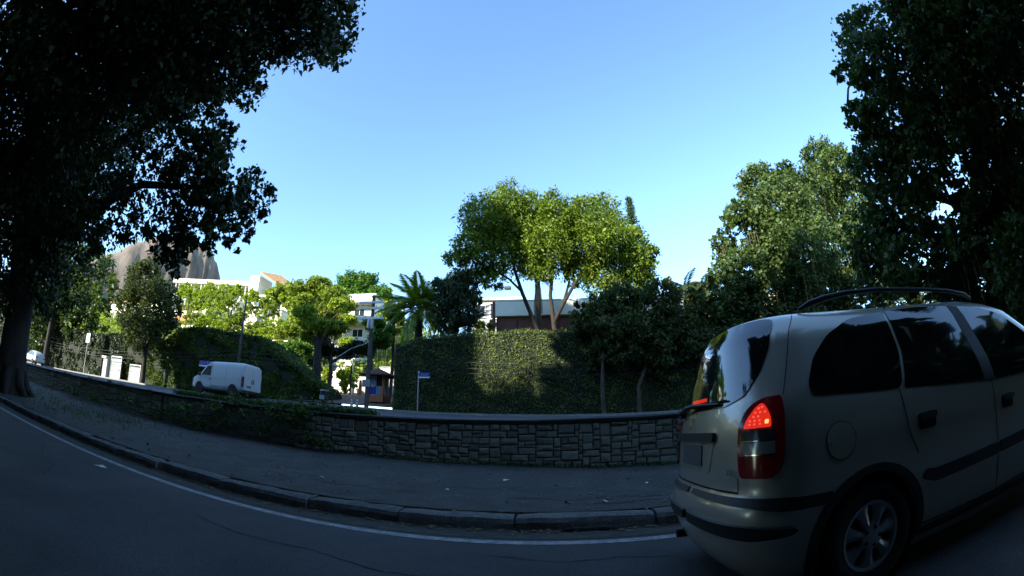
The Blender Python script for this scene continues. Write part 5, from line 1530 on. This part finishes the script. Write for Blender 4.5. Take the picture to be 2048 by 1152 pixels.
# windscreen, grille, lamps of the nose
def S_front(w, h, off=0.0):
    f0 = tab(FT, h); W = tab(WT, h); b = capB(h)
    s = f0 - b + b * max(0, 1 - min(1, abs(w) / W) ** 2.6) ** (1 / 2.6)
    return Vector((s + off, -w, h + off * .5))
patch("windscreen", rounded([(-.66, 1.10), (.66, 1.10), (.56, 1.5), (.46, 1.585), (-.46, 1.585), (-.56, 1.5)], .05), S_front, M["car_glass"], CAR, .006, .06)
patch("grille", rounded([(-.3, .66), (.3, .66), (.34, .76), (-.34, .76)], .03), S_front, M["black_plastic"], CAR, .01)
patch("front_moulding", [(-.7, .42), (.7, .42), (.7, .5), (-.7, .5)], S_front, M["black_plastic"], CAR, .02)


def wheel(parent, loc, sg, r=.315, rim=.2, wd=.195, spokes=7, m=None):
    """wheel > tyre, rim pieces; outer face towards sg*y"""
    w = thing("wheel", None, None, loc); w.parent = parent
    o = .5 * wd
    mb = MB()
    mb.lathe([(rim * .98, -o), (r * .93, -o), (r, -o * .6), (r, o * .6), (r * .965, o * .9), (r * .90, o * 1.02), (rim * 1.06, o * .95), (rim * .98, o * .8)], 40, "y")
    mb.v = [(v[0], v[1] * sg, v[2]) for v in mb.v]
    mb.build("tyre", M["rubber"], w, True, 50)
    mb = MB(); mb.lathe([(0, o * .45), (rim, o * .45)], 24, "y"); mb.v = [(v[0], v[1] * sg, v[2]) for v in mb.v]; mb.build("hub", M["gap"], w)
    mb = MB()
    mb.lathe([(rim * 1.02, o * .78), (rim * 1.0, o * .92), (rim * .90, o * .88), (rim * .86, o * .6)], 40, "y")
    for k in range(spokes):
        a0 = 2 * math.pi * k / spokes + .2
        ring = []
        for rr, hw, y in ((rim * .30, .33, o * .98), (rim * .5, .235, o * .97), (rim * .7, .215, o * .93), (rim * .885, .30, o * .86)):
            ring.append([(rr * math.cos(a0 + t * hw), y - .012 * abs(t), rr * math.sin(a0 + t * hw)) for t in (-1.35, -1, -.5, 0, .5, 1, 1.35)])
            for j in (0, 6): ring[-1][j] = (ring[-1][j][0], y - .035, ring[-1][j][2])
        mb.grid(ring)
    mb.lathe([(0, o * 1.0), (rim * .2, o * 1.02), (rim * .36, o * .97)], 24, "y")
    mb.v = [(v[0], v[1] * sg, v[2]) for v in mb.v]
    mb.build("rim", m or M["alloy"], w, True, 35)
    for k in range(5):
        a = 2 * math.pi * k / 5
        mb = MB(); mb.lathe([(0, o * 1.05), (.012, o * 1.05), (.013, o * .9)], 8, "y", (rim * .27 * math.cos(a), 0, rim * .27 * math.sin(a)))
        mb.v = [(v[0], v[1] * sg, v[2]) for v in mb.v]
        mb.build("bolt", M["gap"], w)
    return w


for s in (.80, 3.49):
    wheel(CAR, (s, -.765, .315), -1)
    wheel(CAR, (s, .765, .315), 1)
mb = MB(); mb.box(.5, 3.9, -.62, .62, .15, .3); mb.build("underbody", M["gap"], CAR)
mb = MB(); mb.tube([(.02, .45, .22), (.5, .45, .22)], .03, 10); mb.build("exhaust", M["gap"], CAR)
mb = MB(); mb.box(.42, .46, .60, .84, .10, .30, .008); mb.build("mud_flap", M["rubber"], CAR)
mb = MB(); mb.box(.42, .46, -.84, -.60, .10, .30, .008); mb.build("mud_flap", M["rubber"], CAR)

# ------------------------------------------------------------------ the white van on the upper road (heading -x)
zr = z_far(-21, 22.9)
VAN = thing("panel_van", "white high roofed panel van on the upper road in front of the ivy mound", "van", (-23.95, 22.0, zr), 0)
VAN.rotation_euler = (0, math.atan2(z_far(-19, 22.9) - z_far(-23.5, 22.9), -4.5) + math.pi if False else -(z_far(-19, 22.9) - z_far(-23.5, 22.9)) / 4.5, 0)
st = []   # stations (x, zlow, zhigh, half width)
for x, zl, zh, hw in ((0.0, .42, .80, .78), (.06, .34, .96, .88), (.2, .30, 1.10, .93), (.5, .28, 1.22, .95), (.8, .28, 1.34, .965), (1.05, .28, 1.62, .97), (1.35, .28, 1.95, .975), (1.6, .28, 2.13, .98), (1.9, .28, 2.19, .985), (2.6, .28, 2.20, .985),
                      (3.8, .28, 2.19, .985), (4.6, .28, 2.17, .985), (4.85, .29, 2.13, .975), (4.93, .32, 2.05, .96), (4.97, .36, 1.9, .94)):
    ring = []
    zc, hz = (zl + zh) / 2, (zh - zl) / 2
    for k in range(36):
        t = 2 * math.pi * k / 36
        c, s_ = math.cos(t), math.sin(t)
        n_ = 7.0
        yy = hw * math.copysign(abs(c) ** (2 / n_), c)
        zz = hz * math.copysign(abs(s_) ** (2 / n_), s_)
        z = zc + zz
        lean = max(0, (z - 1.15)) * .075
        ring.append((x, 1.0 + yy * (1 - lean), z))
    st.append(ring + [ring[0]])
mb = MB(); mb.grid(st); mb.f.append(tuple(range(36))); mb.f.append(tuple(len(mb.v) - 37 + i for i in range(36)))
vb = mb.mesh("body", True, 42)
bmv = bmesh.new(); bmv.from_mesh(vb); bmesh.ops.remove_doubles(bmv, verts=bmv.verts, dist=1e-4); bmesh.ops.recalc_face_normals(bmv, faces=bmv.faces); bmv.to_mesh(vb); bmv.free()
link("body", vb, VAN, M["van_paint"])


def vside(x, z, off=0.0):
    lean = max(0, (z - 1.15)) * .075
    return Vector((x, 1.0 - .982 * (1 - lean) - off, z))


def vrear(y, z, off=0.0): return Vector((4.975 + off - max(0, z - 1.9) * .28, y, z))


dr = patch("driver_door", rounded([(1.0, .50), (.95, 1.0), (1.25, 1.5), (1.62, 1.95), (1.98, 1.98), (1.98, .45), (1.3, .45)], .04), vside, M["van_paint"], VAN, .004, .15)
patch("window", rounded([(1.02, 1.22), (1.3, 1.62), (1.52, 1.83), (1.92, 1.85), (1.92, 1.2)], .04), vside, M["car_glass"], dr, .01, .1)
mb = MB(); mb.box(1.82, 1.95, -.015, .03, .96, 1.03, .008); mb.build("handle", M["black_plastic"], dr)
for pl in ([(.98, .45), (.94, 1.0), (1.25, 1.52), (1.6, 1.97), (2.0, 2.0), (2.0, .42)], [(3.35, .4), (3.35, 1.95)], [(.5, 1.05), (4.9, 1.05)]):
    strip("seam", pl, .014, vside, M["gap"] if pl[0][0] != .5 else M["grey_wall"], VAN, .009)
patch("rub_strip", [(1.15, .58), (1.15, .66), (3.55, .66), (3.55, .58)], vside, M["van_paint"], VAN, .022, .2, .02)
mb = MB(); mb.box(.88, 1.02, -.2, -.02, 1.12, 1.38, .03); mb.build("mirror", M["black_plastic"], VAN)
mb = MB(); mb.box(-.06, .5, .1, 1.9, .28, .56, .05); mb.build("front_bumper", M["black_plastic"], VAN)
mb = MB(); mb.box(4.93, 5.05, .08, 1.92, .3, .46, .03); mb.build("rear_bumper", M["black_plastic"], VAN)
tl = MB(); tl.box(4.80, 4.985, .0, .11, .62, 1.28, .015); tl = tl.build("tail_lamp", M["black_plastic"], VAN)
mb = MB(); mb.box(4.86, 4.992, -.004, .1, .95, 1.22, .01); mb.build("red_lens", M["lens_red"], tl)
tl = MB(); tl.box(4.80, 4.985, 1.89, 2.0, .62, 1.28, .015); tl = tl.build("tail_lamp", M["black_plastic"], VAN)
mb = MB(); mb.box(4.86, 4.992, 1.9, 2.004, .95, 1.22, .01); mb.build("red_lens", M["lens_red"], tl)
for a, b in ((.14, .985), (1.015, 1.86)):
    d = patch("rear_door", [(a, .5), (a, 1.98), (b, 1.98), (b, .5)], vrear, M["van_paint"], VAN, .012, .3)
    mb = MB(); mb.box(4.985, 5.02, (.86 if a < .5 else 1.05), (.92 if a < .5 else 1.11), .9, 1.2, .01); mb.build("handle", M["black_plastic"], d)
mb = MB(); mb.box(4.985, 5.0, .4, .85, .62, .76, .004); mb.build("licence_plate", M["plate"], VAN)
pw_ = MB(); pw_.add([(.72, .2, 1.335), (.72, 1.8, 1.335), (1.5, 1.72, 2.07), (1.5, .28, 2.07)], [(0, 1, 2, 3)])
ws = patch("windscreen", rounded([(-.76, .06), (.76, .06), (.68, 1), (-.68, 1)], .08), lambda u, v, off=0: Vector((.82 + .62 * v - off * .7, 1 + u, 1.36 + .66 * v + off * .7)), M["car_glass"], VAN, .012, .2)
for y in (.18, 1.82):
    mb = MB(); mb.box(.06, .2, y - .12, y + .12, .72, .95, .03); mb.build("headlamp", M["lens_clear"], VAN)
for s, y, sg in ((.86, .13, -1), (4.05, .13, -1), (.86, 1.87, 1), (4.05, 1.87, 1)):
    wheel(VAN, (s, y, .33), sg, .33, .2, .2, 7, M["metal"])
    mb = MB(); mb.lathe([(0, 0), (.40, 0), (.40, .05), (0, .05)], 28, "y", (s, .005 if sg < 0 else 1.945, .36)); mb.v = [v for v in mb.v]
    mb.build("wheel_arch", M["gap"], VAN)
mb = MB(); mb.box(.4, 4.7, .25, 1.75, .2, .3); mb.build("underbody", M["gap"], VAN)

# small pale car far along the upper road at the left
FC = thing("parked_car", "small pale car far along the upper road beside the great ficus trunk", "car", (-56.5, 21.6, z_far(-55, 22)), 0)
st = []
for x, zl, zh, hw in ((0, .35, .85, .62), (.15, .28, .95, .76), (.9, .26, 1.0, .8), (1.3, .26, 1.2, .79), (1.75, .26, 1.44, .74), (2.6, .26, 1.47, .74), (3.3, .26, 1.35, .75), (3.75, .3, 1.0, .74), (3.9, .36, .85, .66)):
    ring = []
    zc, hz = (zl + zh) / 2, (zh - zl) / 2
    for k in range(20):
        t = 2 * math.pi * k / 20
        c, s_ = math.cos(t), math.sin(t)
        z = zc + hz * math.copysign(abs(s_) ** .4, s_)
        ring.append((x, .8 + hw * math.copysign(abs(c) ** .4, c) * (1 - max(0, z - .95) * .35), z))
    st.append(ring + [ring[0]])
mb = MB(); mb.grid(st); mb.f.append(tuple(range(20))); mb.f.append(tuple(len(mb.v) - 21 + i for i in range(20))); mb.build("body", M["van_paint"], FC, True, 45)
for pl in ([(1.35, .95), (1.75, 1.36), (2.25, 1.38), (2.25, .95)], [(2.35, .95), (2.35, 1.38), (3.0, 1.32), (3.4, .98)]):
    patch("window", rounded(pl, .05), lambda u, v, off=0: Vector((u, .8 - .79 * (1 - max(0, v - .95) * .32) + .02 - off, v)), M["car_glass"], FC, .03, .2)
for s, y, sg in ((.75, .1, -1), (3.1, .1, -1), (.75, 1.5, 1), (3.1, 1.5, 1)):
    mb = MB(); mb.lathe([(0, -.09), (.28, -.09), (.28, .09), (0, .09)], 20, "y", (s, y, .28)); f = mb.build("wheel", M["rubber"], FC)
for y in (.2, 1.3):
    mb = MB(); mb.box(3.84, 3.93, y - .1, y + .16, .7, .85, .02); mb.build("tail_lamp", M["lens_red"], FC)
# ------------------------------------------------------------------ street furniture
zp = z_far(-11.7, 24) + .13
UP = thing("utility_pole", "tall concrete utility pole with two pale crossarms by the side street", "pole", (-11.7, 25.4, zp))
mb = MB(); mb.tube([(0, 0, -.1), (0, 0, 6.6), (0, 0, 7.3)], [.15, .11, .10], 10); mb.build("shaft", M["pole"], UP, True)
for z, a, b in ((6.78, -.95, .8), (6.38, -.95, .8), (5.72, -.95, .85)):
    mb = MB(); mb.box(a, b, -.22, -.12, z - .07, z + .07, .01); ar = mb.build("crossarm", M["crossarm"], UP)
    if z < 6.7:
        for x in (a + .1, a + .5, b - .5, b - .1):
            mb = MB(); mb.lathe([(0, 0), (.045, 0), (.06, .05), (.035, .08), (.055, .12), (0, .16)], 8, "z", (x, -.17, z + .07)); mb.build("insulator", M["white_paint"], ar, True)
mb = MB(); mb.lathe([(0, 0), (.2, 0), (.22, .1), (.22, .55), (.2, .62), (0, .62)], 14, "z", (.1, -.42, 4.95)); mb.build("transformer", M["metal"], UP, True)
mb = MB(); mb.tube([(0, 0, 4.2), (-1.2, -.3, 3.7), (-2.1, -.4, 3.1)], [.012, .012, .012], 6); mb.build("bracket", M["white_paint"], UP)
mb = MB(); mb.box(-.26, .26, -.28, -.18, 1.3, 1.75, .02); mb.build("meter_box", M["metal"], UP)

zl = z_far(-22.3, 24) + .12
LP = thing("lamp_post", "slim lamp post behind the white van with a short arm", "lamp", (-22.3, 25.2, zl))
mb = MB(); mb.tube([(0, 0, 0), (-.1, 0, 3.2), (-.2, 0, 7.2)], [.14, .1, .06], 8); mb.build("shaft", M["pole"], LP, True)
mb = MB(); mb.tube([(-.2, 0, 7.0), (.35, -.1, 6.95), (.9, -.2, 6.6)], [.035, .03, .03], 6); mb.build("arm", M["pole"], LP)
mb = MB(); mb.lathe([(0, 0), (.07, .05), (.1, .3), (.06, .55), (0, .58)], 8, "x", (.75, -.2, 6.55)); mb.build("lamp_head", M["pole"], LP, True)
for k, (z, e) in enumerate(((3.35, 3.2), (3.05, 2.85), (2.75, 2.55))):
    pts = []
    P0, P1, P2 = Vector((-70, 25.6, z_far(-60, 24) + z + .6)), Vector((-22.4, 25.1, zl + z)), Vector((-11.8, 25.25, zp + e + .1))
    for A_, B_, n_ in ((P0, P1, 14), (P1, P2, 8), (P2, Vector((24, 25.0, zp + e + .2)), 14)):
        for i in range(n_):
            t = i / n_
            pts.append(A_.lerp(B_, t) - Vector((0, 0, .02 * (B_ - A_).length * 4 * t * (1 - t))))
    mb = MB(); mb.tube(pts, .017, 5)
    tag(mb.build("overhead_cable", M["cable"]), ["top", "middle", "lowest"][k] + " of three sagging black cables between lamp post and utility pole", "cable")

SG = thing("street_sign", "blue street name sign on a slim pole before the clipped hedge", "sign", (-8.1, 24.7, z_far(-8, 24) + .13))
mb = MB(); mb.tube([(0, 0, 0), (0, 0, 2.3)], .035, 8); mb.build("post", M["metal"], SG)
mb = MB(); mb.box(.03, .68, -.02, .02, 2.06, 2.3, .006); pl = mb.build("plate", M["blue_sign"], SG)
for a, b, z in ((.10, .34, 2.20), (.38, .60, 2.20), (.14, .55, 2.12)):
    mb = MB(); mb.box(a, b, -.0235, -.0205, z, z + .035); mb.build("worn_lettering", M["gate_paint"], pl)
mb = MB(); mb.box(.03, .68, -.023, .023, 1.98, 2.055, .004); mb.build("white_band", M["white_paint"], SG)
mb = MB(); mb.lathe([(0, 2.3), (.05, 2.31), (.05, 2.36), (0, 2.39)], 10); mb.build("finial", M["white_paint"], SG)
SG = thing("street_sign", "blue street name plate on a short post just behind the van's cab", "sign", (-25.8, 25.3, z_far(-25, 24) + .13))
mb = MB(); mb.tube([(0, 0, 0), (0, 0, 2.5)], .035, 8); mb.build("post", M["metal"], SG)
mb = MB(); mb.box(-1.0, .55, -.02, .02, 2.14, 2.48, .006); mb.build("plate", M["blue_sign"], SG)
mb = MB(); mb.box(-1.0, .55, -.023, .023, 2.03, 2.135, .004); mb.build("white_band", M["white_paint"], SG)
SG = thing("notice_board", "small white notice board on a post over the creeper wall", "sign", (-47.4, 26.0, z_far(-47, 24) + .13))
mb = MB(); mb.tube([(0, 0, 0), (0, 0, 4.5)], .05, 8); mb.build("post", M["metal"], SG)
mb = MB(); mb.box(-.42, .42, -.08, -.05, 3.35, 4.35, .01); mb.build("board", M["white_paint"], SG)

BN = thing("litter_bin", "dark litter bin with pale front on the side street pavement", "bin", (-15.5, 26.6, z_hill(-15.5, 26.6) + .06))
mb = MB(); mb.lathe([(0, 0), (.27, 0), (.31, .66), (.29, .68), (.0, .66)], 16); mb.build("bucket", M["black_plastic"], BN, True, 40)
mb = MB(); mb.box(-.2, .2, -.335, -.3, .08, .38, .02); mb.build("label_plate", M["gate_paint"], BN)
mb = MB(); mb.lathe([(.32, .66), (.34, .68), (.34, .73), (.30, .75)], 16); mb.build("rim", M["metal"], BN, True)
for k, (x, lab) in enumerate(((-12.85, "small pale traffic cone at the pavement edge, farther from the pole"), (-12.45, "small pale traffic cone right beside the utility pole foot"))):
    c = thing("traffic_cone", lab, "cone", (x, 25.6, z_far(-12.8, 24) + .14), 0, "traffic cones by the utility pole")
    mb = MB(); mb.box(-.15, .15, -.15, .15, 0, .035, .01); mb.build("foot", M["terracotta"], c)
    mb = MB(); mb.lathe([(.11, .035), (.085, .16), (.07, .26), (.05, .38), (.03, .5), (0, .5)], 12); mb.build("cone", M["white_paint"], c, True, 50)
    for z, r in ((.13, .094), (.30, .068)):
        mb = MB(); mb.lathe([(r + .004, z), (r - .008, z + .07)], 12); mb.build("band", M["terracotta"], c, True)

# litter on the near road and pavement
for k, (x, y, z, s, lab) in enumerate(((-5.75, 3.55, .006, .11, "scrap of white paper lying on the near asphalt lane"), (-.9, 7.6, None, .07, "pale scrap of litter lying mid pavement before the stone wall"), (.55, 5.45, None, .05, "tiny white scrap near the pavement crack"),
                                       (-3.6, 6.2, None, .045, "tiny pale scrap on the pavement left of the cracks"), (1.35, 6.9, None, .05, "tiny white scrap on the pavement close to the car"), (-1.6, 6.3, None, .04, "tiny white scrap on the pavement middle"))):
    mb = MB()
    zz = z if z is not None else z_med(x, y) + .006
    mb.add([(-s, -s * .4, 0), (s * .9, -s * .5, .012), (s, s * .5, .004), (-s * .2, s * .6, .02), (-s * .9, s * .3, .002), (0, 0, .022)], [(0, 1, 5), (1, 2, 5), (2, 3, 5), (3, 4, 5), (4, 0, 5)])
    o = mb.build("paper_scrap", M["paper"]); o.location = (x, y, zz); o.rotation_euler = (0, 0, k * 1.1)
    tag(o, lab, "litter")
mb = MB()
pts = [(.0, 4.52, .015), (.15, 4.5, .03), (.32, 4.53, .02), (.5, 4.5, .028), (.66, 4.52, .015)]
mb.tube(pts, [.012, .025, .02, .022, .01], 6)
tag(mb.build("fallen_twig", M["bark"]), "dark fallen twig lying in the gutter below the kerb", "twig")

# ------------------------------------------------------------------ the street's other side, which throws the shade
TW = thing("apartment_tower", "tall pale apartment tower on the near side of the road", "building", (-45.4, -17, 0))
mb = MB(); mb.box(1.4, 7.9, 0, 14, 0, 42, 0.2); mb.build("wall", M["grey_wall"], TW)
mb = MB(); mb.box(-7.9, 1.35, 0.2, 13.8, 0, 35, 0.2); mb.build("wing", M["grey_wall"], TW)
for k in range(11):
    mb = MB(); mb.box(-7.5, 7.5, 14.05, 15.2, 3 + 3 * k, 3.25 + 3 * k); mb.build("balcony", M["concrete"], TW)
mb = MB(); mb.box(1.3, 8.0, -.1, 14.1, 42.0, 42.4); mb.build("roof", M["concrete"], TW)
mb = MB(); mb.box(-8.0, 1.25, -.1, 14.1, 35.0, 35.4); mb.build("roof", M["concrete"], TW)
BW = thing("shade_wall", "tall dark wall added unseen behind the near side trees to block light", "wall", (0, -14.5, 0))  # added out of view, stops low light between the trunks
mb = MB(); mb.box(-150, -60, 0, .5, 0, 7); mb.build("wall", M["bark"], BW)
mb = MB(); mb.box(-31, -20, 0, .5, 0, 7); mb.build("wall", M["bark"], BW)
NH = thing("shade_block", "long low apartment style shade block added unseen behind the near side trees", "building", (0, -15, 0))  # added out of view to keep direct sun off the car
mb = MB(); mb.box(-19.5, 70, -12, 0, 0, 11.5, .2); mb.build("wall", M["grey_wall"], NH)
for k in range(3):
    mb = MB(); mb.box(-19, 69, .05, 1.1, 3.2 + 3.2 * k, 3.5 + 3.2 * k); mb.build("balcony", M["concrete"], NH)
mb = MB(); mb.box(-19.8, 70.3, -12.3, .4, 11.5, 11.9); mb.build("roof", M["concrete"], NH)
row = [(-59, -9, 4, 18), (-70, -9, 6, 16), (-35.5, -6, 4, 19), (-28, -7.5, 4, 20.5), (-22.3, -7, 1.5, 23.5), (-19.5, -6, 2, 15), (-15.8, -7, 4, 27.5), (-37, -2, 6, 20), (-36, 0, 6, 17), (-10.5, -6.5, 5, 28), (-4, -7, 5, 28), (4, -7, 5, 20), (12, -7, 5, 15), (21, -8, 6, 14), (32, -9, 6, 14), (44, -9, 6, 14)]  # unseen trees, heights tuned for their shade; some added only to close sun gaps
rg = np.random.default_rng(4)
for k, (x, y, w, h_) in enumerate(row):
    bl = [(x + rg.uniform(-.5, .5) * w, y + rg.uniform(-2.5, 2.5), z, rg.uniform(2.8, 3.8), 1) for z in np.linspace(3.0, h_ - 3.2, 8) for _ in range(3)]
    if x in (-10.5,):   # unseen crowns over the near lane, added to dim the sky light there
        bl += [(x + rg.uniform(-3, 3), -2.5, 14, 3.2, 1.5), (x + rg.uniform(-3, 3), .5, 15.5, 3.2, 1.5), (x + rg.uniform(-3, 3), 4.0, 18, 3.2, 1.5)]
    tree("street_tree", "dense tall shade tree lining the near side of the road", (x, y, 0), [(x, y, 0, .5), (x, y, 5, .4), (x, y, h_ * .7, .2)], [], bl, 21000, .95, M["leaf_ficus"], group="shade trees on the near side of the road", aspect=.75, inner=.1)
